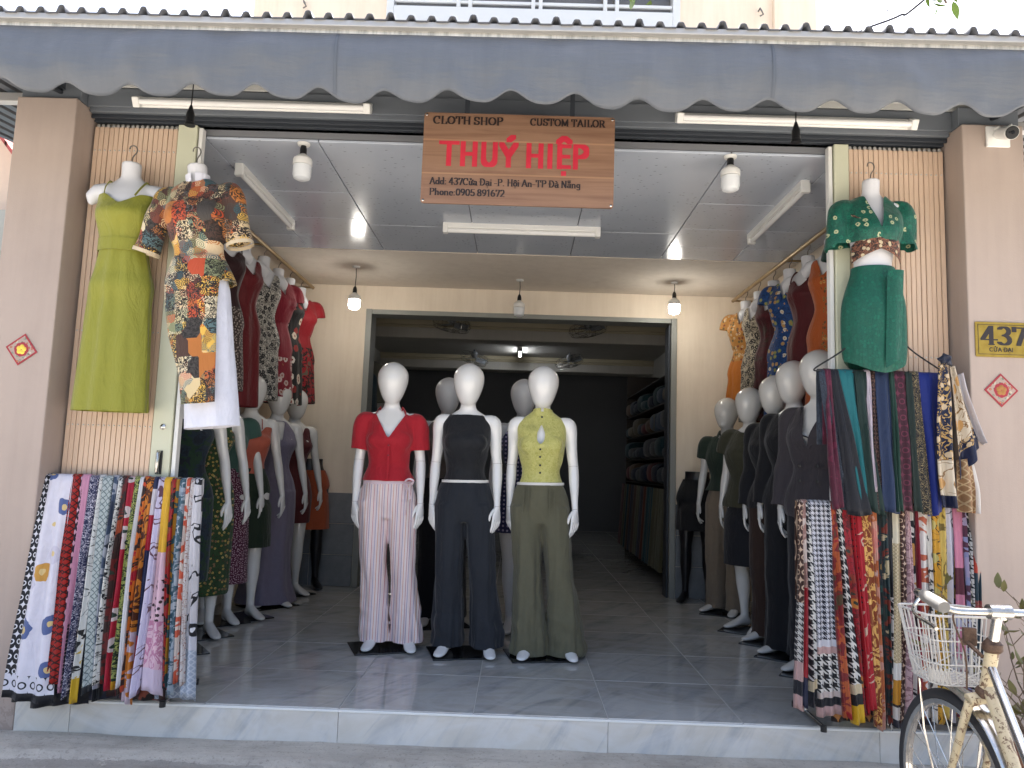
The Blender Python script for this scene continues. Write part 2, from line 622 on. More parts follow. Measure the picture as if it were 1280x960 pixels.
# ================================================================ GROUND
g0 = MB().grid(lambda u, v: ((u - .5) * 700, (v - .5) * 700, -.14), 2, 2).build('road', M_ROAD, smooth=False)
struct(g0)
def pave(u, v):
    x, y = -7 + 14 * u, -1.2 + 5.0 * v  # unseen street side widened so sunlit concrete bounces light into the shop
    z = .012 * nz(x * 1.1, y * 2.0, 0) + .006 * nz(x * 6, y * 9, 3)
    lip = 3.335 + .03 * nz(x * 1.6, 0, 5) + .012 * nz(x * 7, 0, 2)
    if y < lip:
        z -= min(.03, (lip - y) * .8) * (1.0 if x < 0 else .5)
    return (x, y, z - .008)
p = MB().grid(pave, 200, 190).build('pavement', M_CONC)
struct(p)
k = MB().span((-7, -1.36, -.14), (7, -1.2, -.012)).build('kerb', M_CONC, bevel=.015)
struct(k)

# ================================================================ SHOP FLOOR AND STEP
fl = MB().span((-2.5, YF + .012, -.1), (2.5, 14.4, FZ - .0018)).build('shop_floor', M_GROUT, smooth=False)
struct(fl)
TW, TD = .61, .61
def tile_mesh(w, d, h, m, name):
    b = MB()
    e = .003
    b.rings([[(-w / 2, -d / 2, 0), (w / 2, -d / 2, 0), (w / 2, d / 2, 0), (-w / 2, d / 2, 0)],
             [(-w / 2, -d / 2, h - e), (w / 2, -d / 2, h - e), (w / 2, d / 2, h - e), (-w / 2, d / 2, h - e)],
             [(-w / 2 + e, -d / 2 + e, h), (w / 2 - e, -d / 2 + e, h), (w / 2 - e, d / 2 - e, h), (-w / 2 + e, d / 2 - e, h)]])
    return b.mesh(name, m, False)
xs = [-.77 + TW * i for i in range(-2, 4)]
tiles = {}
def clip_span(a, b, lo, hi):
    return max(a, lo), min(b, hi)
y = YF
rows = 0
while y < 13.9:
    y1 = min(y + TD, 14.0)
    for i in range(-3, 6):
        a, b = clip_span(-.77 + TW * i, -.77 + TW * (i + 1), XL + .003, XR - .003)
        if b - a < .02:
            continue
        w, d = round(b - a - .003, 3), round(y1 - y - .003, 3)
        if (w, d) not in tiles:
            tiles[(w, d)] = tile_mesh(w, d, .006, M_TILE, 'floor_tile')
        t = put('floor_tile', tiles[(w, d)], fl)
        t.location = ((a + b) / 2, (y + y1) / 2, FZ - .006 + random.uniform(-.0004, .0004))
    y = y1
# riser tiles, with the pale edge trim
for i in range(-3, 4):
    a, b = clip_span(-.77 + 1.22 * i, -.77 + 1.22 * (i + 1), XL + .003, XR - .003)
    if b - a < .05:
        continue
    t = MB().box((0, 0, 0), (b - a - .0015, .012, FZ + .05)).build('riser_tile', M_RISER, fl, False, .002)
    t.location = ((a + b) / 2, YF + .003, (FZ - .052) / 2 - .012)
t = MB().span((XL + .003, YF - .006, FZ - .016), (XR - .003, YF + .012, FZ - .0065)).build('edge_trim', M_WHITEM, fl, False, .002)

# ================================================================ SHOP BUILDING
shop = thing('shop_house', 'two storey cream shop house with a white barred upper window above the corrugated roof', 'building', (0, YF, 0))
def sp(name, mb, m, bevel=0.0, parent=None, smooth=False):
    o = mb.build(name, m, parent or shop, smooth, bevel)
    if (parent or shop) is shop:
        o.location = (0, -YF, 0)
    return o
PT = 3.005
sp('pillar', MB().span((-2.545, YF, -.1), (XL, YF + .34, PT)), M_PILLAR, .006)['label'] = 'cream pillar on the side of the yellow green dress'
sp('pillar', MB().span((XR, YF, -.1), (2.43, YF + .34, PT)), M_PILLAR, .006)['label'] = 'cream pillar carrying the number plate'
sp('side_wall', MB().span((-2.50, YF + .342, -.1), (XL - .004, YB, 3.3)), M_WALL)
sp('side_wall', MB().span((XR + .004, YF + .342, -.1), (2.40, YB, 3.3)), M_WALL)
# back wall of the front room with its wide doorway
DX0, DX1, DZ = -1.45, 1.445, 2.676
sp('back_wall', MB().span((-2.6, YB, 0), (DX0, YB + .16, 3.4)).span((DX1, YB, 0), (2.6, YB + .16, 3.4)).span((DX0 - .001, YB, DZ), (DX1 + .001, YB + .16, 3.4)), M_CREAM)
fr = sp('doorway_frame', MB().span((DX0 + .002, YB - .03, FZ), (DX0 + .055, YB + .2, DZ)).span((DX1 - .055, YB - .03, FZ), (DX1 - .002, YB + .2, DZ)).span((DX0 + .056, YB - .02, DZ - .045), (DX1 - .056, YB + .19, DZ - .002)), mat('frame_grey', '8f918c', .5, metal=.2, var=.12), .003)
sp('door_track', MB().span((DX1 - .075, YB + .0, FZ), (DX1 - .06, YB + .16, DZ - .06)), M_DARKM, .002)
# grey tile dado on the back wall: one object per tile
wt = {}
WZ = .972
for (xa, xb) in ((XL + .01, DX0 - .003), (DX1 + .003, XR - .01)):
    nx = max(1, round((xb - xa) / .4))
    for ix in range(nx):
        for iz in range(3):
            w, h = (xb - xa) / nx - .004, (WZ - FZ) / 3 - .004
            kx = (round(w, 3), round(h, 3))
            if kx not in wt:
                wt[kx] = MB().box((0, 0, 0), (w, .012, h)).mesh('wall_tile', M_WAINS, False)
            t = put('wall_tile', wt[kx], shop, .002)
            t.location = (xa + (ix + .5) * (xb - xa) / nx, YB - .006 - YF, FZ + (iz + .5) * (WZ - FZ) / 3)
# soffit and the rest of the slab
YP = 5.70
sp('soffit', MB().span((-2.5, YP + .012, CEIL), (2.5, YB - .002, CEIL + .3)), M_SOFFIT)
# header beam that carries the gate track and lamps
sp('header_beam', MB().span((XL + .003, YF + .10, 2.985), (XR - .003, YF + .16, 3.30)), mat('header_grey', '6f757c', .5, metal=.2, var=.12), .004)
sp('gate_track', MB().span((XL + .004, YF + .120, 2.962), (XR - .004, YF + .132, 2.983)).span((XL + .004, YF + .150, 2.955), (XR - .004, YF + .178, 2.983)), M_DARKM, .003)
# upper storey
UY = 6.6
uw = 2.61
wx0, wx1, wz0, wz1 = -1.36, 1.385, 5.36, 6.7
sp('upper_wall', MB().span((-uw, UY, 3.42), (wx0, UY + .2, 9.3)).span((wx1, UY, 3.42), (uw, UY + .2, 9.3)).span((wx0, UY, 3.42), (wx1, UY + .2, wz0)).span((wx0, UY, wz1), (wx1, UY + .2, 9.3))
   .span((-uw, UY + .201, 3.42), (-uw + .2, 14.6, 9.3)).span((uw - .2, UY + .201, 3.42), (uw, 14.6, 9.3)).span((-uw + .201, UY + .201, 9.1), (uw - .201, 14.6, 9.3)), M_FACADE)  # unseen height and rear depth are sized to throw shade over the pavement
sp('corner_pilaster', MB().span((uw - .36, UY - .05, 3.42), (uw + .03, UY - .002, 9.35)), M_FACADE, .006)
win = sp('window', MB().span((wx0 + .002, UY - .03, wz0 + .002), (wx0 + .07, UY + .1, wz1 - .002)).span((wx1 - .07, UY - .03, wz0 + .002), (wx1 - .002, UY + .1, wz1 - .002)).span((wx0 + .071, UY - .03, wz0 + .002), (wx1 - .071, UY + .1, wz0 + .15)).span((wx0 + .071, UY - .03, wz1 - .07), (wx1 - .071, UY + .1, wz1 - .002)), M_WHITE, .004)
for fx in (.245, .285, .5, .525, .745, .785):
    x = wx0 + fx * (wx1 - wx0)
    o = MB().box((x, UY + .0, (wz0 + wz1) / 2 + .04), (.035, .06, wz1 - wz0 - .22)).build('mullion', M_WHITE, win, False, .003)
for i in range(9):
    z = wz0 + .21 + i * .135
    o = MB().box(((wx0 + wx1) / 2, UY - .006, z), (wx1 - wx0 - .15, .022, .03)).build('window_bar', M_WHITE, win, False, .003)
o = MB().span((wx0 + .02, UY + .11, wz0 + .02), (wx1 - .02, UY + .12, wz1 - .02)).build('pane', mat('window_glass_dark', '6d6a66', .15, spec=.6), win, False)
for px, py in ((381, 8), (948, 18)):
    q = at(px, py, UY)
    hk = MB().tube([(q.x, UY, q.z + .03), (q.x, UY - .05, q.z + .03), (q.x + .01, UY - .06, q.z), (q.x + .03, UY - .05, q.z - .03), (q.x + .0, UY - .045, q.z - .045)], .007, 6)
    sp('wall_hook', hk, M_WIRE)
# inner room: walls, ceiling, beams with pale mouldings
IY1 = 14.0
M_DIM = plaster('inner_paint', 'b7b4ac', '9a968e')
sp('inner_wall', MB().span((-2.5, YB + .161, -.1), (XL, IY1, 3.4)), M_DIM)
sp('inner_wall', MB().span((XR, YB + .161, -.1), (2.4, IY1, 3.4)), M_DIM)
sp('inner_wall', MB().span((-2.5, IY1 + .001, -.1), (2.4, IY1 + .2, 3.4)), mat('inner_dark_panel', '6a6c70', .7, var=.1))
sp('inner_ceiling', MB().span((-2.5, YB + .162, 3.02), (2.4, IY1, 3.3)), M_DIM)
for yb in (9.1, 11.9):
    sp('ceiling_beam', MB().span((XL + .003, yb, 2.80), (XR - .003, yb + .3, 3.018)), M_DIM, .006)
    sp('moulding', MB().span((XL + .003, yb - .05, 2.955), (XR - .003, yb - .002, 3.016)).span((XL + .003, yb - .025, 2.925), (XR - .003, yb - .002, 2.953)), mat('moulding_paint', 'b3a98f', .6), .006)

# ================================================================ FRONT ROOM CEILING: plastic panels, one object each
ce = MB().span((XL, YF + .195, CEIL + .018), (XR, YP + .01, CEIL + .05)).build('ceiling', M_SEAM, smooth=False)
struct(ce)
def cpanel(x0, x1, y0, y1):
    o = MB().box((0, 0, 0), (x1 - x0 - .005, y1 - y0 - .005, .014)).build('ceiling_panel', M_PVC, ce, False, .003)
    o.location = ((x0 + x1) / 2, (y0 + y1) / 2, CEIL + .009)
YC = YF + .20
for (x0, x1) in ((XL, -1.68), (-1.68, -1.09), (1.06, 1.62), (1.62, XR)):
    ys = [YC, 4.47, 4.96, 5.37, YP]
    for i in range(4):
        cpanel(x0, x1, ys[i], ys[i + 1])
for (x0, x1) in ((-1.09, -.36), (-.36, .36), (.36, 1.06)):
    cpanel(x0, x1, YC, 5.08)
    cpanel(x0, x1, 5.08, YP)

# ================================================================ CORRUGATED ROOF AND ROLL-UP AWNING
YE = 2.93
def eave_z(x): return 3.086 + .004 * x
rf = thing('corrugated_roof', 'dark grey corrugated metal roof sheet over the shop front', 'roof', (0, YE, 3.0))
PER = .0862
prof = [(0, 0), (.40, 0), (.50, .022), (.58, .026), (.70, .026), (.78, .022), (.88, 0)]
xs, n = [], int(6.8 / PER)
for i in range(n):
    for a, b in prof:
        xs.append((-3.4 + (i + a) * PER, b * (1.25 if i % 4 == 0 else .9)))
def roofrow(y, z):
    return [(x, y - YE, eave_z(x) + z + h - 3.0 + .004 * nz(x * 2, y, 1)) for x, h in xs]
mb = MB().rings([roofrow(YE, 0), roofrow(YE + .9, .10), roofrow(YE + 2.2, .25), roofrow(UY - .01, .42)], False, False)
o = mb.build('sheet', mat('roof_metal', '4d5057', .5, metal=.35, var=.15), rf, True, sharp=20)
sm = o.modifiers.new('t', 'SOLIDIFY'); sm.thickness = .004
b1 = MB().box((0, .03, -.012), (6.8, .04, .028)).build('purlin', mat('purlin_metal', 'a9a8a6', .45, metal=.4, var=.2), rf, False, .004)
b2 = MB().box((0, .055, -.046), (6.8, .03, .034)).build('batten', mat('batten_dark', '5b5d62', .5, metal=.3, var=.2), rf, False, .004)
for b in (b1, b2):
    b.location.z = 3.086 - 3.0
    b.rotation_euler[1] = -.004
for yy in (.9, 1.9, 2.9):
    b = MB().box((0, yy, 0), (6.4, .05, .05)).build('purlin', b1.data.materials[0], rf, False, .004)
    b.location.z = .062 + yy * .112 - .03

aw = thing('roll_up_awning', 'grey blue canvas awning with a scalloped lower edge hanging under the roof', 'awning', (0, YE + .08, 3.0))
AX0, AX1 = -3.3, 3.3
def tz(x): return .004 * x + .066
M_AWN = mat('awning_canvas', lambda g: g.mix(g.m('MULTIPLY', g.noise(g.scale(g.vec('Object'), 6.0, 1.0, 1.2), 1.6, 6.0, .7, .4), 1.0), '4f545b', '63676d'), .5, sheen=.1, spec=.4,
            bump=lambda g: (g.noise(g.scale(g.vec('Object'), 1.0, 1.0, 5.0), 4.0, 4.0, .6), .35, .02))
# aluminium front bar the canvas hangs from
pts = [(x, -.012, tz(x) - .012) for x in np.linspace(AX0, AX1, 12)]
MB().tube(pts, .030, 14).build('front_bar', M_ALU, aw)
LOBE = .2655
def canvas(u, v):
    x = AX0 + (AX1 - AX0) * u
    ph = (x + 1.935) / LOBE
    lob = 1 - (.5 + .5 * math.cos(2 * math.pi * ph)) ** 1.9           # 0 at a notch, 1 at the tip of a lobe
    drop = .286 + .044 * lob - .03 + .028 * nz(x * 1.1, 0, 3) + .006 * nz(x * 4.3, 1, 7)
    t = v
    z = tz(x) - .03 - drop * t + .012
    bulge = .045 * math.sin(math.pi * min(1, t * .9) ** .8) + .030 * nz(x * 1.7, t * 1.5, 0) * t + .014 * nz(x * 5, t * 2.0, 4) + .005 * nz(x * 14, t * 3.0, 8) + .010 * t * math.sin(2 * math.pi * ph * 1.0 + 1.0)
    yy = -.036 - bulge if t > .04 else -.03
    return (x, yy, z)
o = MB().grid(canvas, 520, 22).build('canvas', M_AWN, aw)
sm = o.modifiers.new('t', 'SOLIDIFY'); sm.thickness = .0015; sm.offset = 1
for px in (418, 968):
    x0 = at(px, 90, YE).x
    def seam(u, v, x0=x0):
        c = canvas((x0 + (u - .5) * .014 - AX0) / (AX1 - AX0), v * .96 + .01)
        return (c[0], c[1] - .0025 - .001 * math.sin(u * math.pi), c[2])
    o = MB().grid(seam, 4, 22).build('seam', mat('awning_seam', '51565d', .55), aw)
for x in (-2.35, 2.3):
    MB().span((x - .02, -.02, .06), (x + .02, .62, .10)).tube([(x, .0, .05), (x, .3, .0), (x, .62, .06)], .012, 8).build('arm', M_DARKM, aw, False)

sp('fascia', MB().span((-2.545, YF + .03, PT + .002), (XL - .002, YF + .10, PT + .10)).span((XR + .002, YF + .03, PT + .002), (2.43, YF + .10, PT + .10)).span((XL - .0015, YF + .085, PT + .002), (XR + .0015, YF + .0995, PT + .10)), mat('header_grey', '6f757c', .5), .003)
# white slatted vents seen through the scallops above the pillars
for x0, x1, lb in ((-2.52, -1.15, 'white slatted vent above the pillar with the gold flower diamond'), (1.28, 2.41, 'white slatted vent above the pillar with the number plate')):
    v = thing('slat_vent', lb, 'vent', ((x0 + x1) / 2, YF + .05, PT + .10), group='slatted vents under the roof')
    w = x1 - x0
    for i in range(5):
        s_ = MB().box((0, .0, .045 + i * .038), (w - .05, .035, .026), rx=R(-28)).build('slat', mat('vent_paint', 'b9bab8', .5, var=.12), v, False, .003)
    MB().span((-w / 2, -.015, .005), (-w / 2 + .022, .03, .25)).span((w / 2 - .022, -.015, .005), (w / 2, .03, .25)).span((-w / 2 + .0225, .03, .005), (w / 2 - .0225, .04, .25)).build('vent_frame', MATS['vent_paint'], v, False, .002)

# ================================================================ FOLDING GATES
M_SLAT = mat('gate_slat', lambda g: g.ramp(g.noise(g.scale(g.vec('Object'), 30.0, 30.0, .8), 1.0, 4.0, .6), [(.3, 'c9ad94'), (.55, 'd3b9a1'), (.8, 'dfc9b4')]), .42, metal=.1)
M_POST = mat('gate_post', 'c5c6ae', .5, var=.10)
def gate(x0, x1, px0, px1, label, left):
    yg = YF + .165
    ga = thing('folding_gate', label, 'gate', ((x0 + x1) / 2, yg, FZ), group='folded gates')
    cx = (x0 + x1) / 2
    n = int((x1 - x0) / .0247)
    h = 2.955 - FZ
    z0 = .015
    me = MB()
    me.rings([[(-.0114, -.0145, z), (-.0098, -.0165, z), (.0098, -.0165, z), (.0114, -.0145, z), (.0114, .012, z), (-.0114, .012, z)] for z in (z0, h - .03)])
    me = me.mesh('slat', M_SLAT, False)
    pvm = MB().lathe([(.0042, 0), (.0042, .003), (.002, .0045)], (.0, -.0172, 0), 6, 'Y').mesh('rivet', M_ALU, True)
    rol = MB().lathe([(.0, -.01), (.009, -.008), (.009, .008), (.0, .01)], (0, 0, h - .018), 8, 'Y').mesh('roller', M_ALU)
    for i in range(n):
        x = x0 + (i + .5) * (x1 - x0) / n - cx
        s_ = put('slat', me, ga)
        s_.location = (x, random.uniform(-.002, .002), 0)
        s_.rotation_euler[2] = random.uniform(-.03, .03)
        for z in (.78, 1.25, 1.72, 2.66):
            pv = put('rivet', pvm, s_)
            pv.location.z = z
        r_ = put('roller', rol, s_)
    b = MB().span((x0 - cx, .014, .30), (x1 - cx, .019, .36)).span((x0 - cx, .014, 1.2), (x1 - cx, .019, 1.26)).span((x0 - cx, .014, 2.2), (x1 - cx, .019, 2.26)).build('lattice_bar', M_SLAT, ga, False)
    p_ = MB().span((px0 - cx, -.03, .01), (px1 - cx, .03, h - .01)).build('lock_post', M_POST, ga, False, .004)
    xm = (px0 + px1) / 2 - cx
    if left:
        hz = at(203, 578, yg).z - FZ
        MB().box((xm, -.034, hz), (.03, .006, .115)).build('handle_recess', M_BLACK, p_, False, .002)
        MB().tube([(xm, -.036, hz + .05), (xm, -.05, hz + .045), (xm, -.053, hz), (xm, -.05, hz - .045), (xm, -.036, hz - .05)], .009, 10).build('handle', M_CHROME, p_)
        lz = at(209, 534, yg).z - FZ
        MB().lathe([(.014, 0), (.014, .006), (.008, .01), (.003, .011)], (xm + .005, -.03, lz), 12, 'Y').build('lock', M_CHROME, p_)
    MB().span((px1 - cx + .006, -.02, .01) if left else (px0 - cx - .026, -.02, .01), (px1 - cx + .026, .02, h - .02) if left else (px0 - cx - .006, .02, h - .02)).build('edge_channel', M_WHITE, ga, False, .002)
    return ga
gate(XL + .012, -1.80, -1.795, -1.697, 'folded gate of beige slats behind the yellow green dress', True)
gate(1.64, XR - .012, 1.562, 1.636, 'folded gate of beige slats behind the green two piece', False)

# ================================================================ LAMPS
def batten_lamp(loc, ln, rz, label, lit=0.0, up=False):
    t = thing('tube_lamp', label, 'lamp', loc, rz, 'tube lamps')
    MB().box((0, 0, .024), (ln, .05, .042)).build('housing', M_WHITEM, t, False, .006)
    MB().tube([(-ln / 2 + .03, -.004, -.012), (ln / 2 - .03, -.004, -.012)], .0165, 12).build('tube', mat('tube_lit' if lit else 'tube_glass', 'eeeeec', .25, emit=('f4f8ff', lit) if lit else None), t)
    for s_ in (-1, 1):
        MB().box((s_ * (ln / 2 - .018), -.003, -.004), (.034, .052, .056)).build('end_cap', M_WHITEM, t, False, .005)
    return t
a, b = at(166, 130, YF + .07), at(468, 137, YF + .07)
t = batten_lamp(((a.x + b.x) / 2, YF + .062, 3.022), 1.2, 0, 'unlit tube lamp under the awning on the side of the patchwork tunic')
t.rotation_euler[0] = R(-60)
a, b = at(840, 150, YF + .07), at(1148, 156, YF + .07)
t = batten_lamp(((a.x + b.x) / 2, YF + .062, 3.022), 1.2, 0, 'unlit tube lamp under the awning on the side of the green two piece')
t.rotation_euler[0] = R(-60)
batten_lamp((-.02, 5.0, CEIL - .035), 1.08, 0, 'unlit tube lamp on the ceiling below the wooden sign')
batten_lamp((-1.62, 4.55, CEIL - .035), 1.0, R(90), 'unlit tube lamp running inward on the ceiling near the red dresses')
batten_lamp((1.56, 4.55, CEIL - .035), 1.0, R(90), 'unlit tube lamp running inward on the ceiling near the orange dress')
batten_lamp((at(650, 437, 11.1).x, 11.2, 2.985), .6, R(90), 'glowing tube lamp deep inside the dark shop', lit=11.0)

M_LED = mat('bulb_diffuser', 'd9dde0', .35)
M_LEDON = mat('bulb_lit', 'ffffff', .4, emit=('fffaf0', 13.0))
def bulb(px, py_top, Y, ztop, cable, label, lit=False):
    c = at(px, py_top, Y)
    t = thing('hanging_bulb', label, 'bulb', (c.x, Y, ztop), group='hanging bulbs')
    MB().tube([(0, 0, 0), (.004, .002, -cable * .5), (0, 0, -cable)], .0035, 6).build('cord', M_BLACK, t)
    MB().lathe([(.0, 0), (.034, -.001), (.03, -.012), (.004, -.016)], (0, 0, 0), 14).build('ceiling_rose', M_WHITE, t)
    z = -cable
    MB().lathe([(.006, 0), (.014, -.012), (.018, -.03), (.018, -.055), (.0, -.056)], (0, 0, z), 14).build('socket', M_BLACK, t)
    z -= .056
    MB().lathe([(.014, 0), (.026, -.01), (.046, -.026), (.05, -.034), (.05, -.062), (.0, -.063)], (0, 0, z), 20).build('bulb_base', M_WHITEM, t)
    z -= .0635
    MB().lathe([(.0, 0), (.0475, -.001), (.0475, -.05), (.042, -.068), (.024, -.078), (.0, -.08)], (0, 0, z), 20).build('diffuser', M_LEDON if lit else M_LED, t)
    return t
def hang(px, ptop, pbot, Y, label, lit=False):
    zb = at(px, pbot, Y).z
    bulb(px, ptop, Y, CEIL, CEIL - zb - .2, label, lit)
hang(445, 340, 387, 6.2, 'lit bulb hanging near the doorway on the side of the red dresses', True)
hang(843, 360, 393, 6.4, 'lit bulb hanging near the doorway on the side of the orange dress', True)
hang(650, 350, 396, 6.48, 'unlit bulb hanging in the middle above the doorway')
hang(380, 178, 226, 3.76, 'unlit bulb hanging from the panelled ceiling above the red dresses')
hang(913, 190, 240, 3.76, 'unlit bulb hanging from the panelled ceiling above the orange dress')
for px, p0, p1, lb in ((237, 125, 157, 'empty black bulb holder hanging above the patchwork tunic'), (995, 143, 178, 'empty black bulb holder hanging above the wall of hanging dresses with the orange one')):
    q0, q1 = at(px, p0, 3.30), at(px, p1, 3.30)
    t = thing('bulb_holder', lb, 'bulb holder', (q1.x, 3.30, q1.z), group='empty bulb holders')
    h = q0.z - q1.z
    MB().lathe([(.0, .0), (.024, .0), (.022, .012), (.019, .014), (.019, .055), (.012, .075), (.006, .095), (.003, .1)], (0, 0, 0), 16).build('socket', M_BLACK, t)
    MB().tube([(0, 0, .098), (.002, .0, .2), (0, .02, 3.12 - q1.z)], .003, 6).build('cord', M_BLACK, t)

# wall fans in the inner room
def fan(px, py, Y, label, tilt):
    c = at(px, py, Y)
    t = thing('ceiling_fan', label, 'fan', (c.x, Y, 3.018), group='fans under the inner ceiling')
    z = c.z - 3.018
    MB().tube([(0, 0, 0), (0, 0, z + .05)], .014, 8).build('rod', M_DARKM, t)
    MB().lathe([(.0, .06), (.045, .05), (.05, .0), (.03, -.05), (.0, -.055)], (0, 0, z), 14).build('motor', mat('fan_grey', '6a6d70', .4), t)
    rt = Matrix.Rotation(tilt, 3, 'Y') @ Matrix.Rotation(R(20), 3, 'X')
    cg = MB()
    for r, zz in ((.22, 0), (.2, .05), (.2, -.05), (.1, .075), (.1, -.075)):
        cg.tube([rt @ Vector((r * math.cos(q), r * math.sin(q), zz)) + Vector((0, 0, z - .05)) for q in [k * math.pi / 14 for k in range(28)]], .003, 5, loop=True)
    for k in range(14):
        q = k * math.pi / 7
        cg.tube([rt @ Vector((r * math.cos(q), r * math.sin(q), zz)) + Vector((0, 0, z - .05)) for r, zz in ((.03, .08), (.1, .075), (.2, .05), (.22, 0), (.2, -.05), (.1, -.075), (.03, -.08))], .0022, 4)
    cg.build('cage', M_CHROME, t)
    for k in range(3):
        q = k * 2 * math.pi / 3
        bl = MB().grid(lambda u, v: tuple(rt @ (Matrix.Rotation(q, 3, 'Z') @ Vector((.03 + .16 * u, (v - .5) * (.06 + .08 * u), (v - .5) * .05))) + Vector((0, 0, z - .05))), 5, 3)
        o = bl.build('blade', mat('fan_blade', '7d8288', .35), t)
fan(565, 400, 8.4, 'caged fan hanging in front of the first inner beam above the black top', R(12))
fan(735, 406, 8.4, 'caged fan hanging in front of the first inner beam above the yellow green top', R(-14))
fan(593, 444, 11.3, 'caged fan deeper inside the shop beside the glowing tube above the black top', R(18))
fan(712, 448, 11.3, 'caged fan deeper inside the shop beside the glowing tube above the yellow green top', R(-20))

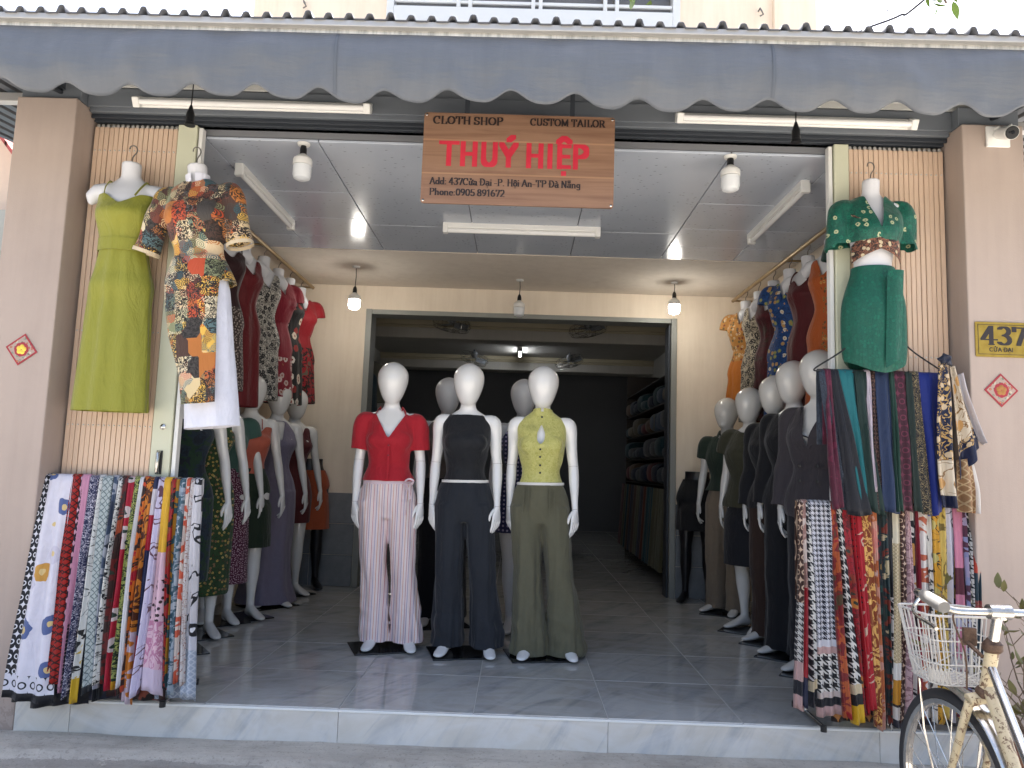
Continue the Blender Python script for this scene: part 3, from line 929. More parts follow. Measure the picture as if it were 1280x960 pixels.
# ================================================================ LETTERING: a small stroke alphabet drawn with a flat nib
def arc(cx, cy, rx, ry, a0, a1, n=12):
    return [(cx + rx * math.cos(R(a0 + (a1 - a0) * i / n)), cy + ry * math.sin(R(a0 + (a1 - a0) * i / n))) for i in range(n + 1)]
GL = {   # width, strokes, serif positions, strokes only in serif letters
 'C': (.80, [arc(.42, .5, .33, .46, 50, 310)], [], [[(.66, .66), (.66, .95)]]),
 'L': (.70, [[(.2, .03), (.2, .97)], [(.2, .03), (.62, .03)]], [(.2, .97), (.18, .03)], [[(.63, .03), (.63, .28)]]),
 'O': (.88, [arc(.44, .5, .34, .46, 0, 360, 20)], [], []),
 'T': (.80, [[(.4, .03), (.4, .97)], [(.08, .97), (.72, .97)]], [(.4, .03)], [[(.09, .72), (.09, .97)], [(.71, .72), (.71, .97)]]),
 'H': (.86, [[(.18, .03), (.18, .97)], [(.68, .03), (.68, .97)], [(.18, .5), (.68, .5)]], [(.18, .03), (.18, .97), (.68, .03), (.68, .97)], []),
 'S': (.68, [arc(.34, .73, .22, .23, 30, 250) + arc(.34, .27, .23, .23, 70, -150)], [], [[(.56, .7), (.56, .95)], [(.11, .05), (.11, .3)]]),
 'P': (.74, [[(.18, .03), (.18, .97)], [(.18, .97), (.42, .97)] + arc(.40, .73, .24, .24, 90, -90) + [(.18, .49)]], [(.18, .03), (.16, .97)], []),
 'U': (.86, [[(.18, .97), (.18, .3)] + arc(.42, .3, .24, .27, 180, 360) + [(.66, .97)]], [(.18, .97), (.66, .97)], []),
 'M': (1.02, [[(.16, .03), (.16, .97)], [(.84, .03), (.84, .97)], [(.16, .97), (.5, .1), (.84, .97)]], [(.16, .03), (.84, .03)], []),
 'A': (.82, [[(.08, .03), (.4, .97), (.72, .03)], [(.2, .32), (.6, .32)]], [(.08, .03), (.72, .03)], []),
 'I': (.42, [[(.2, .03), (.2, .97)]], [(.2, .03), (.2, .97)], []),
 'R': (.80, [[(.18, .03), (.18, .97)], [(.18, .97), (.42, .97)] + arc(.40, .73, .23, .24, 90, -90) + [(.18, .49)], [(.42, .49), (.7, .03)]], [(.18, .03), (.16, .97), (.72, .03)], []),
 'D': (.86, [[(.18, .03), (.18, .97)], [(.18, .97)] + arc(.32, .5, .4, .47, 90, -90) + [(.18, .03)]], [(.16, .03), (.16, .97)], []),
 'N': (.86, [[(.16, .03), (.16, .97)], [(.68, .03), (.68, .97)], [(.16, .97), (.68, .03)]], [(.16, .03), (.68, .97)], []),
 'Y': (.74, [[(.06, .97), (.36, .47), (.66, .97)], [(.36, .5), (.36, .03)]], [(.36, .03)], []),
 'E': (.66, [[(.18, .03), (.18, .97)], [(.18, .95), (.56, .95)], [(.18, .5), (.52, .5)], [(.18, .05), (.56, .05)]], [], []),
 'a': (.60, [arc(.26, .19, .18, .16, 0, 360), [(.46, .03), (.46, .44)], arc(.29, .44, .17, .16, 0, 150)], [(.5, .03)], []),
 'd': (.64, [arc(.28, .3, .2, .27, 0, 360), [(.5, .03), (.5, .97)]], [(.46, .97), (.54, .03)], []),
 'u': (.66, [[(.14, .58), (.14, .22)] + arc(.3, .2, .16, .17, 180, 360) + [(.47, .58)], [(.49, .03), (.49, .58)]], [(.12, .58), (.54, .03)], []),
 'i': (.32, [[(.15, .03), (.15, .58)], [(.15, .8), (.15, .86)]], [(.15, .03), (.12, .58)], []),
 'o': (.60, [arc(.3, .31, .21, .28, 0, 360)], [], []),
 'n': (.68, [[(.14, .03), (.14, .58)], arc(.32, .4, .18, .19, 170, 0) + [(.5, .03)]], [(.14, .03), (.12, .58), (.5, .03)], []),
 'h': (.68, [[(.14, .03), (.14, .97)], arc(.32, .4, .18, .19, 170, 0) + [(.5, .03)]], [(.14, .03), (.12, .97), (.5, .03)], []),
 'g': (.62, [arc(.28, .34, .19, .24, 0, 360), [(.48, .58), (.48, -.08)] + arc(.3, -.08, .18, .15, 0, -150)], [], []),
 'e': (.58, [arc(.3, .31, .21, .28, 0, 315), [(.1, .34), (.5, .34)]], [], []),
 '0': (.66, [arc(.32, .5, .23, .46, 0, 360, 18)], [], []),
 '1': (.52, [[(.27, .03), (.27, .97)], [(.1, .78), (.27, .95)]], [(.27, .03)], []),
 '2': (.64, [arc(.32, .71, .21, .25, 160, -35) + [(.1, .06), (.56, .06)]], [], []),
 '3': (.64, [arc(.3, .74, .21, .22, 150, -80), arc(.3, .27, .24, .24, 90, -150)], [], []),
 '4': (.68, [[(.44, .03), (.44, .97)], [(.42, .95), (.07, .3)], [(.07, .28), (.62, .28)]], [(.44, .03)], []),
 '5': (.64, [[(.54, .93), (.16, .93), (.14, .5)], arc(.32, .31, .23, .27, 130, -150)], [], []),
 '6': (.66, [arc(.33, .3, .22, .26, 0, 360), arc(.5, .32, .4, .62, 180, 105)], [], []),
 '7': (.62, [[(.1, .93), (.56, .93), (.27, .03)]], [], [[(.1, .74), (.1, .95)]]),
 '8': (.66, [arc(.32, .73, .19, .22, 0, 360), arc(.32, .27, .23, .24, 0, 360)], [], []),
 '9': (.66, [arc(.31, .69, .22, .26, 0, 360), arc(.14, .67, .4, .62, 0, -75)], [], []),
 ':': (.34, [[(.15, .06), (.15, .1)], [(.15, .5), (.15, .54)]], [], []),
 '.': (.34, [[(.15, .04), (.15, .08)]], [], []),
 '-': (.44, [[(.08, .34), (.34, .34)]], [], []),
 ' ': (.28, [], [], []),
}
def ext(ch, base, extra):
    w, s, e, o = GL[base]
    GL[ch] = (w, s + extra, e, o)
GL['\u0110'] = (GL['D'][0], GL['D'][1] + [[(.0, .5), (.36, .5)]], GL['D'][2], [])
HOOK = lambda x, y: [arc(x, y + .07, .08, .07, 150, -60, 6) + [(x, y - .04)]]
ext('\u01b0', 'u', [[(.49, .58), (.6, .62), (.62, .74)]])
ext('\u1eed', '\u01b0', HOOK(.3, .8))
ext('\u1ea1', 'a', [[(.28, -.2), (.28, -.17)]])
ext('\u1ed9', 'o', [[(.14, .72), (.3, .88), (.46, .72)], [(.3, -.2), (.3, -.17)]])
ext('\u00e0', 'a', [[(.16, .92), (.34, .74)]])
ext('\u1eb5', 'a', [arc(.28, .84, .14, .1, 180, 360, 6), [(.12, .95), (.22, 1.02), (.34, .95), (.44, 1.02)]])
ext('\u00dd', 'Y', [[(.36, 1.14), (.54, 1.30)]])
ext('\u1ec6', 'E', [[(.12, 1.13), (.36, 1.32), (.6, 1.13)], [(.36, -.26), (.36, -.22)]])
GL['\u1eec'] = (.92, GL['U'][1] + [[(.66, .95), (.8, .98), (.82, 1.12)]] + HOOK(.42, 1.16), [], [])
ext('\u1ea0', 'A', [[(.4, -.24), (.4, -.2)]])

def text(parent, s, x0, z0, cap, width, m, nib=(.2, .075), serif=True, y=-.001, name='lettering', gap=.0):
    """flat printed letters in the x-z plane facing -y"""
    adv = sum(GL[c][0] + gap for c in s)
    kx = width / (adv * cap)
    mb = MB()
    x, lay = x0, [0]
    def seg(p, q, nw, nh):
        cs = set()
        for c in (p, q):
            for sx in (-1, 1):
                for sz in (-1, 1):
                    cs.add((round(c[0] + sx * nw / 2, 5), round(c[1] + sz * nh / 2, 5)))
        pts = sorted(cs)
        def half(ps):
            h = []
            for a in ps:
                while len(h) > 1 and (h[-1][0] - h[-2][0]) * (a[1] - h[-2][1]) - (h[-1][1] - h[-2][1]) * (a[0] - h[-2][0]) <= 1e-12:
                    h.pop()
                h.append(a)
            return h
        hull = half(pts)[:-1] + half(pts[::-1])[:-1]
        lay[0] += 1
        yy = y - .00004 * (lay[0] % 60)
        mb.add([(x + a * cap * kx, yy, z0 + b * cap) for a, b in hull], [tuple(range(len(hull)))])
    for c in s:
        w, st, se, so = GL[c]
        for pl in st + (so if serif else []):
            for a, b in zip(pl, pl[1:]):
                seg(a, b, *nib)
        if serif:
            for (a, b) in se:
                seg((a - .11, b), (a + .11, b), .06, .055)
        x += (w + gap) * cap * kx
    return mb.build(name, m, parent, False)

# ================================================================ SHOP SIGN
def board_mesh(w, h, th, r, seg=6):
    pts = []
    for cx, cz, a0 in ((w / 2 - r, h / 2 - r, 0), (-w / 2 + r, h / 2 - r, 90), (-w / 2 + r, -h / 2 + r, 180), (w / 2 - r, -h / 2 + r, 270)):
        for i in range(seg + 1):
            q = R(a0 + 90 * i / seg)
            pts.append((cx + r * math.cos(q), cz + r * math.sin(q)))
    return MB().rings([[(a, 0, b) for a, b in pts], [(a, th, b) for a, b in pts]])
SX, SZ = (-.508 + .428) / 2 - .001, (2.924 + 2.462) / 2
sign = thing('shop_sign', 'wood grain shop sign with a red name and black address lettering under the awning', 'sign', (SX, 3.4, SZ))
def wood(g):
    v = g.vec('Object')
    n = g.noise(g.scale(v, .7, 1.0, 16.0), 2.2, 7.0, .62, .5)
    c = g.ramp(n, [(.25, '6e5140'), (.42, '80624f'), (.55, '8d6f5a'), (.68, '846652'), (.85, 'a28467')])
    x, y, z = g.sep(v)
    fine = g.noise(g.scale(v, 2.0, 1.0, 120.0), 1.0, 3.0, .6)
    c = g.mix(g.m('MULTIPLY', fine, .35), c, '6c4c3a')
    pl = g.fr(g.m('MULTIPLY', g.m('ADD', z, .9), 6.1))
    return g.mix(g.m('MULTIPLY', g.lt(pl, .05), .35), c, 'b89270')
SWD, SHT = .905, .445
b = board_mesh(SWD, SHT, .012, .014).build('board', mat('sign_wood', wood, .42, spec=.4), sign, False)
M_INK = mat('sign_black', '241c1c', .5)
M_RED = mat('sign_red', lambda g: g.ramp(g.noise(g.vec('Object'), 9.0, 3.0), [(.3, 'b02438'), (.7, 'be3040')]), .4)
KS = 3.4 / F_PX
def sgn(px, py):
    return ((px - 649) * KS * 1.0, (201 - (py - (px - 649) * .034)) * KS)
def sline(s, px0, px1, pyb, cap_px, m, **kw):
    x0, z0 = sgn(px0, pyb)
    x1, _ = sgn(px1, pyb)
    return text(sign, s, x0, z0, cap_px * KS, x1 - x0, m, **kw)
sline('CLOTH SHOP', 536, 628, 151.5, 11, M_INK, name='cloth_shop_lettering')
sline('CUSTOM TAILOR', 663, 761, 154.5, 10, M_INK, name='custom_tailor_lettering')
sline('THU\u00dd HI\u1ec6P', 546, 741, 207, 31, M_RED, nib=(.21, .165), serif=False, name='red_name_lettering')
sline('Add: 437C\u1eeda \u0110\u1ea1i -P. H\u1ed9i An-TP \u0110\u00e0 N\u1eb5ng', 535, 731, 233.5, 9.6, M_INK, name='address_lettering')
sline('Phone:0905 891672', 535, 633, 248, 9.6, M_INK, name='phone_lettering')
for sx in (-1, 1):
    for sz in (-1, 1):
        MB().lathe([(.006, 0), (.006, .002), (.003, .004)], (sx * (SWD / 2 - .012), -.001, sz * (SHT / 2 - .012)), 8, 'Y').build('screw', M_CHROME, sign)
MB().box((.25, .008, SHT / 2 + .07), (.022, .006, .17)).box((-.25, .008, SHT / 2 + .07), (.022, .006, .17)).build('hanger_strap', M_DARKM, sign, False)

# ================================================================ NUMBER PLATE, DIAMONDS, CAMERA
KP = YF / F_PX
c0 = at(1253, 425, YF)
pl = thing('number_plate', 'gold house number plate on the cream pillar', 'number plate', (c0.x, YF - .001, c0.z))
M_GOLD = mat('plate_gold', lambda g: g.ramp(g.noise(g.vec('Object'), 25.0, 4.0), [(.3, '8f7524'), (.7, 'a58b3a')]), .35, metal=.4)
o = board_mesh(.262, .168, .004, .006).build('plate', M_GOLD, pl, False)
o.location.y = -.005
fw, fh = .119, .072
mb = MB().span((-fw, -.0062, fh - .002), (fw, -.0053, fh)).span((-fw, -.0062, -fh), (fw, -.0053, -fh + .002)).span((-fw, -.0062, -fh + .0021), (-fw + .002, -.0053, fh - .0021)).span((fw - .002, -.0062, -fh + .0021), (fw, -.0053, fh - .0021))
mb.build('border_line', M_INK, pl, False)
text(pl, '437', -.105, -.027, .092, .215, M_INK, nib=(.20, .07), y=-.0055, name='number')
text(pl, 'C\u1eecA \u0110\u1ea0I', -.068, -.058, .0195, .115, M_INK, nib=(.16, .14), serif=False, y=-.0055, name='street_name')

def diamond(px, py, rot, half, gold, label):
    c = at(px, py, YF)
    t = thing('paper_diamond', label, 'decoration', (c.x, YF - .001, c.z))
    t.rotation_euler[1] = rot
    red = mat('paper_red', '962530', .5, var=.1)
    def sq(h, y0, y1): return MB().rings([[(h, y0, 0), (0, y0, h), (-h, y0, 0), (0, y0, -h)], [(h, y1, 0), (0, y1, h), (-h, y1, 0), (0, y1, -h)]])
    sq(half, -.003, -.001).build('card', red, t, False)
    sq(half * .86, -.0034, -.0031).build('printed_ring', mat('paper_print', lambda g: p_floral('a08d80', ['b5b2a4', '5f7a76', '9a4a4a', '34484a'], 70.0, .4, 'c8a24a')(g, g.vec('XZ')), .5), t, False)
    MB().lathe([(half * .46, .0036), (half * .46, .0042), (0, .0043)], (0, 0, 0), 8, 'Y').build('red_centre', red, t, False)
    em = MB()
    for k in range(5):
        q = k * 2 * math.pi / 5 + .3
        em.lathe([(half * .15, .0046), (half * .13, .0056), (0, .006)], (half * .17 * math.cos(q), 0, half * .17 * math.sin(q)), 10, 'Y')
    em.build('emblem', gold, t)
diamond(27.5, 437, R(8), .078, mat('gold_foil', 'e6c04a', .3, metal=.3), 'red paper diamond with a bright gold flower on the cream pillar')
diamond(1251, 488, R(0), .080, mat('dull_gold', '9a6a2e', .5), 'red paper diamond with a dull gold centre below the number plate')

q = at(1246, 172, YF)
cc = thing('security_camera', 'white bullet security camera at the top of the cream pillar', 'camera', (q.x, YF - .001, q.z))
MB().box((.0, -.006, .0), (.115, .012, .105)).build('mount_plate', M_WHITEM, cc, False, .004)
MB().tube([(-.02, -.01, .035), (-.02, -.05, .03), (-.012, -.07, .0)], .006, 8).tube([(.03, -.012, .04), (.04, -.05, .045), (.02, -.07, .0)], .004, 8).build('bracket', M_WHITEM, cc)
h = MB().tube([(.0, -.02, .012), (-.005, -.06, -.005), (-.012, -.13, -.035)], [.028, .032, .033], 18).build('housing', M_WHITEM, cc)
fc = MB().tube([(-.0122, -.131, -.0354), (-.0126, -.135, -.037)], [.031, .029], 18).build('lens_face', M_BLACK, h)
MB().lathe([(.009, 0), (.009, .003), (.0, .004)], (-.0127, -.1365, -.037), 12, 'Y').lathe([(.004, 0), (.004, .002), (.0, .003)], (-.028, -.1355, -.037), 8, 'Y').build('lens', mat('lens_glass', '2a2d33', .05), h)

# ================================================================ MANNEQUINS
M_MANN = mat('mannequin_white', 'e6e5e3', .2, spec=.5, coat=.6, var=.04)
M_MANN_ROW = mat('mannequin_ivory', 'd6d5d2', .22, spec=.5, coat=.5, var=.05)
M_MANN_GREY = mat('mannequin_grey', 'c2c1c1', .3, spec=.5)
M_MANN_BLACK = mat('mannequin_black', '15151a', .35)
M_FORM = mat('form_plastic', 'c9cace', .35, spec=.4, sss=None)
M_PLATE = mat('base_plate_black', '1b1d20', .12, spec=.5)
TORSO = [  # z, cx, cy, rx, ry
    (.77, 0, 0, .05, .05), (.80, 0, 0, .125, .088), (.85, 0, .004, .160, .104), (.90, 0, .006, .168, .108), (.97, 0, .004, .148, .096),
    (1.05, 0, 0, .113, .080), (1.10, 0, -.002, .106, .077), (1.17, 0, -.006, .120, .086), (1.25, 0, -.008, .136, .096), (1.32, 0, -.002, .138, .092),
    (1.375, 0, .004, .142, .074), (1.41, 0, .008, .120, .058), (1.435, 0, .010, .082, .050), (1.455, 0, .008, .054, .047), (1.50, 0, .0, .045, .046), (1.53, 0, -.004, .045, .046)]
HEADP = [(0, .010), (.02, .026), (.07, .041), (.16, .055), (.28, .067), (.42, .078), (.56, .085), (.70, .084), (.81, .074), (.90, .056), (.96, .034), (.99, .014), (1, .003)]

TZ = sorted(TORSO)
def torso_at(z):
    a = [r[0] for r in TZ]
    return (z,) + tuple(float(np.interp(z, a, [r[k] for r in TZ])) for k in range(1, 5))
def torso_span(z0, z1):
    return [torso_at(z0)] + [r for r in TZ if z0 + .008 < r[0] < z1 - .008] + [torso_at(z1)]
def pose(feet=((-.10, 0, -8), (.10, 0, 8)), arms=((-.262, -.02), (.262, -.02)), elbow=.0, head=True, male=False, legs=True, armson=True, drop=0.0):
    return dict(feet=feet, arms=arms, elbow=elbow, head=head, male=male, legs=legs, armson=armson, drop=drop)
def leg_pts(f, s):
    """centre line of a leg: (z, x, y, rx, ry)"""
    rows = [(.88, .086, .088, 0), (.80, .083, .086, .0), (.70, .075, .078, -.004), (.58, .063, .066, -.008), (.50, .052, .055, -.012), (.45, .049, .053, -.010), (.38, .050, .054, .004), (.31, .050, .054, .012), (.22, .039, .043, .014), (.14, .030, .034, .014), (.085, .029, .033, .014), (.05, .030, .036, .012)]
    out = []
    for z, rx, ry, yo in rows:
        t = (.88 - z) / .83
        x = s * .086 * (1 - t) + f[0] * t
        y = f[1] * t + yo
        out.append((z, x, y, rx, ry))
    return out
def arm_pts(a, s, male=False):
    k = .02 if male else 0
    w = Vector((a[0], a[1], .86))
    sh = Vector((s * (.158 + k), .006, 1.375))
    el = sh.lerp(w, .50) + Vector((s * .012, .028, 0))
    rows = [(sh + Vector((-s * .045, 0, .012)), .034), (sh, .045), (sh + Vector((s * .014, 0, -.035)), .0445), (sh.lerp(el, .4) + Vector((s * .006, 0, 0)), .038), (sh.lerp(el, .75), .034), (el, .0315), (el.lerp(w, .22), .0325), (el.lerp(w, .5), .029), (el.lerp(w, .8), .022), (w, .0195), (w + (w - el).normalized() * .02, .020)]
    return rows
def body_mesh(p, voxel=.0065, name='body'):
    mb = MB()
    k = 1.0
    T = [(z, cx, cy, rx * (1.10 if p['male'] and z > 1.1 else (.94 if p['male'] else 1)), ry) for z, cx, cy, rx, ry in TORSO]
    if not p['head']:
        T = [r for r in T if r[0] < 1.49] + [(1.50, 0, 0, .047, .046)]
    loft(mb, T, 60, 28)
    if not p['male']:
        for s in (-1, 1):
            mb.rings([[(s * .066 + .056 * math.sin(a) * math.cos(q), -.072 - .050 * math.cos(a), 1.252 + .056 * math.sin(a) * math.sin(q)) for q in [2 * math.pi * i / 14 for i in range(14)]] for a in [math.pi * j / 8 + .001 for j in range(8)]])
    if p['head']:
        rs = []
        for t, w in crom(HEADP, 30):
            w = max(w * 1.13, .003)
            z = 1.470 + .274 * t
            cy = -.012 - .012 * (1 - t) + .018 * t
            rs.append([(w * math.cos(q), cy + w * 1.2 * math.sin(q), z) for q in [2 * math.pi * i / 28 for i in range(28)]])
        mb.rings(rs)
        if p['male']:
            mb.tube([(0, -.095, 1.64), (0, -.112, 1.605), (0, -.118, 1.588), (0, -.1, 1.575)], [.008, .011, .014, .008], 8)
            mb.tube([(-.045, -.082, 1.648), (0, -.1, 1.652), (.045, -.082, 1.648)], [.009, .012, .009], 8)
            mb.tube([(-.022, -.09, 1.545), (0, -.1, 1.545), (.022, -.09, 1.545)], [.007, .010, .007], 8)
            for s in (-1, 1):
                mb.tube([(s * .082, .0, 1.645), (s * .09, .008, 1.62), (s * .082, .002, 1.59)], [.012, .015, .009], 8)
            mb.tube([(-.03, -.07, 1.515), (0, -.085, 1.51), (.03, -.07, 1.515)], [.02, .024, .02], 8)
    if p['legs']:
        for f, s in zip(p['feet'], (-1, 1)):
            loft(mb, leg_pts(f, s), 40, 20)
            rot = Matrix.Rotation(R(f[2]), 3, 'Z')
            base = Vector((f[0], f[1], 0))
            rs = []
            for yy, hw, z0, z1 in ((.058, .012, .012, .03), (.048, .026, .004, .06), (.02, .031, .002, .085), (-.02, .031, .006, .085), (-.07, .034, .006, .062), (-.12, .038, .002, .044), (-.16, .037, .001, .032), (-.19, .028, .002, .024), (-.203, .012, .006, .017)):
                zc, hz = (z0 + z1) / 2, (z1 - z0) / 2
                rs.append([rot @ Vector((hw * math.cos(q), yy, zc + hz * math.sin(q))) + base for q in [2 * math.pi * i / 16 for i in range(16)]])
            mb.rings(rs)
    if p['armson']:
        for a, s in zip(p['arms'], (-1, 1)):
            rows = crom([(c.x, c.y, c.z, r) for c, r in arm_pts(a, s, p['male'])], 34)
            mb.tube([r[:3] for r in rows], [r[3] for r in rows], 16)
    me = fuse(mb, voxel, 5, name)
    if p['armson']:
        hb = MB()
        for a, s in zip(p['arms'], (-1, 1)):
            w = Vector((a[0], a[1], .86))
            el = arm_pts(a, s)[5][0]
            dn = (w - el).normalized()
            fw_ = Vector((-s * .62, -.78, 0))                   # across the knuckles, index finger first
            fw_ = (fw_ - dn * fw_.dot(dn)).normalized()
            th = dn.cross(fw_).normalized()
            inn = th if th.x * -s > 0 else -th
            def P(d, f_, t): return w + dn * d + fw_ * f_ + inn * t
            rs = []
            for d, hw, ht, off in ((-.012, .020, .018, 0), (.012, .022, .017, 0), (.035, .031, .0145, .002), (.06, .035, .0125, .004), (.078, .034, .011, .006), (.086, .030, .009, .007)):
                rs.append([P(d, hw * math.cos(q), off + ht * math.sin(q)) for q in [2 * math.pi * i / 14 for i in range(14)]])
            hb.rings(rs)
            for k, (f0, ln) in enumerate(((.0255, .066), (.0085, .075), (-.0085, .070), (-.025, .054))):
                c = .010 + .006 * k
                hb.tube([P(.072, f0, .005), P(.088, f0 * 1.03, .007), P(.088 + ln * .45, f0 * 1.08, .009 + c * .4), P(.088 + ln * .75, f0 * 1.06, .012 + c), P(.088 + ln, f0 * 1.02, .016 + c * 1.9), P(.091 + ln, f0 * 1.02, .017 + c * 2)], [.0085, .0088, .0080, .0073, .0058, .002], 8)
            hb.tube([P(.018, .018, .004), P(.035, .034, .008), P(.058, .045, .014), P(.078, .047, .018), P(.088, .045, .020)], [.012, .0105, .0092, .0075, .003], 8)
        h = hb.mesh('h', None, True, 60)
        bm = bmesh.new()
        bm.from_mesh(me)
        bm.from_mesh(h)
        bm.to_mesh(me)
        bm.free()
        bpy.data.meshes.remove(h)
        me.shade_smooth()
    return me

def fold_disp(seed, amp=.004, kz=3.0, kx=20.0):
    def d(p):
        return amp * nz(p[0] * kx, p[1] * kx, p[2] * kz, seed) + amp * .6 * nz(p[0] * kx * .5 + p[2] * 9, p[1] * 12, p[2] * 11, seed + 3)
    return d
# necklines: True where the cloth is cut away
def n_round(z0=1.425, w=.075, dip=.03):
    return lambda x, y, z: z > z0 - (dip * max(0, 1 - (x / w) ** 2) if y < 0 and abs(x) < w else 0) and abs(x) < w + .02
def n_vee(zb, w=.075, zt=1.43):
    return lambda x, y, z: (z > zt) or (y < .01 and z > zb and abs(x) < w * (z - zb) / (zt - zb))
def n_boat(z0=1.422):
    return lambda x, y, z: z > z0 and abs(x) < .1
def n_keyhole(z0=1.462):
    return lambda x, y, z: z > z0 or (y < 0 and ((x / .026) ** 2 + ((z - 1.318) / .062) ** 2 < 1) and abs(x) < .026 * (1 if z < 1.32 else max(.15, (1.385 - z) / .065)))

def top_mesh(p, hem=1.0, infl=.010, sleeve=0.0, flare=.012, neck=None, seed=1, voxel=.0065, hemflare=.0, wide=1.0, name='top', zc=1.44, amp=.006):
    """a top fitted on the torso; sleeve: fraction of the arm that is covered"""
    mb = MB()
    km = 1.08 if p['male'] else 1.0
    rows = []
    for z, cx, cy, rx, ry in torso_span(hem - .03, 1.468):
        e = infl + hemflare * max(0, (1.12 - z) / .12)
        wz = wide if z < 1.25 else 1.0 + (wide - 1.0) * max(0, (1.36 - z) / .11)
        rows.append((z, cx, cy - (.012 if 1.15 < z < 1.34 and not p['male'] else 0), (rx * km + e) * wz, (ry + e + (.016 if 1.18 < z < 1.32 and not p['male'] else 0)) * (1 + (wz - 1) * .5)))
    loft(mb, rows, 44, 32)
    if not p['male'] and hem < 1.2:
        for s in (-1, 1):
            rb = .056 + infl + .002
            mb.rings([[(s * .066 + rb * math.sin(a) * math.cos(q), -.072 - rb * .93 * math.cos(a), 1.252 + rb * math.sin(a) * math.sin(q)) for q in [2 * math.pi * i / 14 for i in range(14)]] for a in [math.pi * j / 8 + .001 for j in range(8)]])
    if sleeve:
        for a, s in zip(p['arms'], (-1, 1)):
            ap = arm_pts(a, s, p['male'])
            rr = crom([(c.x, c.y, c.z, r) for c, r in ap], 40)
            m_ = max(6, int(40 * sleeve))
            n_ = len(rr[:m_])
            mb.tube([r[:3] for r in rr[:m_]], [r[3] + infl * (.9 + .1 * i / n_) + flare * (i / n_) ** 1.5 for i, r in enumerate(rr[:m_])], 18)
    me = fuse(mb, voxel, 4, name)
    ends = []
    if sleeve:
        for a, s in zip(p['arms'], (-1, 1)):
            rr = crom([(c.x, c.y, c.z, r) for c, r in arm_pts(a, s, p['male'])], 40)
            m_ = max(6, int(40 * sleeve))
            e, d = Vector(rr[m_ - 1][:3]), Vector(rr[m_ - 1][:3]) - Vector(rr[m_ - 3][:3])
            ends.append((e, d.normalized()))
    def keep(x, y, z, nrm):
        if z < hem and abs(x) < .21:
            return False
        if neck and neck(x, y, z):
            return False
        for e, d in ends:
            v = Vector((x, y, z)) - e
            if v.dot(d) > -.008 and v.length < .12 and nrm.dot(d) > .55:
                return False
        return True
    return shape(me, keep, fold_disp(seed, amp, 9.0, 13.0))
def trousers_mesh(p, waist=1.02, hem=.045, knee=.075, foot=.09, seed=1, voxel=.0075, name='trousers', infl=.012, amp=.007):
    mb = MB()
    rows = [(z, cx, cy, rx + infl, ry + infl) for z, cx, cy, rx, ry in torso_span(.80, waist + .025)]
    rows = [(.775, 0, 0, .135, .095)] + rows
    loft(mb, rows, 24, 32)
    for f, s in zip(p['feet'], (-1, 1)):
        lp = leg_pts(f, s)
        out = []
        for z, x, y, rx, ry in lp:
            if z < .05:
                continue
            t = (.88 - z) / .80
            tgt = .098 * (1 - min(1, t / .5)) + knee * min(1, t / .5) if t < .5 else knee + (foot - knee) * (t - .5) / .5
            out.append((z, x, y - .01 * t, max(rx + .008, tgt), max(ry + .008, tgt * 1.12)))
        z, x, y, rx, ry = out[-1]
        out.append((hem - .01, f[0], f[1] - .012, foot * 1.02, foot * 1.2))
        loft(mb, out, 40, 24)
    me = fuse(mb, voxel, 14, name)
    def d(q):
        t = max(0, .9 - q[2]) / .9
        return amp * (.5 + t) * nz(q[0] * 26, q[1] * 26, q[2] * 2.0, seed) + .35 * amp * nz(q[0] * 9 + q[2] * 7, q[1] * 9, q[2] * 13, seed + 5) * (1 + 1.6 * (q[2] < .25))
    return shape(me, lambda x, y, z, n: hem < z < waist and not (z < hem + .02 and n.z < -.7), d)
def skirt_mesh(rows, folds=7, amp=.01, seed=1, n=36, seg=64, name='skirt', cut=None, ruffle=0.0):
    """rows: (z, cx, cy, rx, ry) from the waist down; open at both ends"""
    z0, z1 = rows[0][0], rows[-1][0]
    def fold(q, t, z):
        return amp * t ** 1.2 * (math.sin(folds * q + seed * 1.7) + .6 * math.sin((folds + 3) * q + 1.3 * seed)) * .6 + .004 * nz(math.cos(q) * 3, math.sin(q) * 3, z * 6, seed) + ruffle * (t > .86) * math.sin(22 * q)
    mb = loft(MB(), rows, n, seg, fold, False)
    me = mb.mesh(name, None, True, 80)
    if cut:
        shape(me, lambda x, y, z, nn: not cut(x, y, z))
    return me
def wear(root, name, me, m):
    me.materials.clear()
    me.materials.append(m)
    o = put(name, me, root)
    return o
def torso_rows(z0, z1, e, bust=True):
    """torso rings from z1 down to z0 for a dress bodice"""
    out = []
    for z, cx, cy, rx, ry in TORSO[::-1]:
        if z0 <= z <= z1:
            b = .018 if bust and 1.18 < z < 1.32 else 0
            out.append((z, cx, cy - b * .7, rx + e + b * .6, ry + e + b * 1.15))
    return out

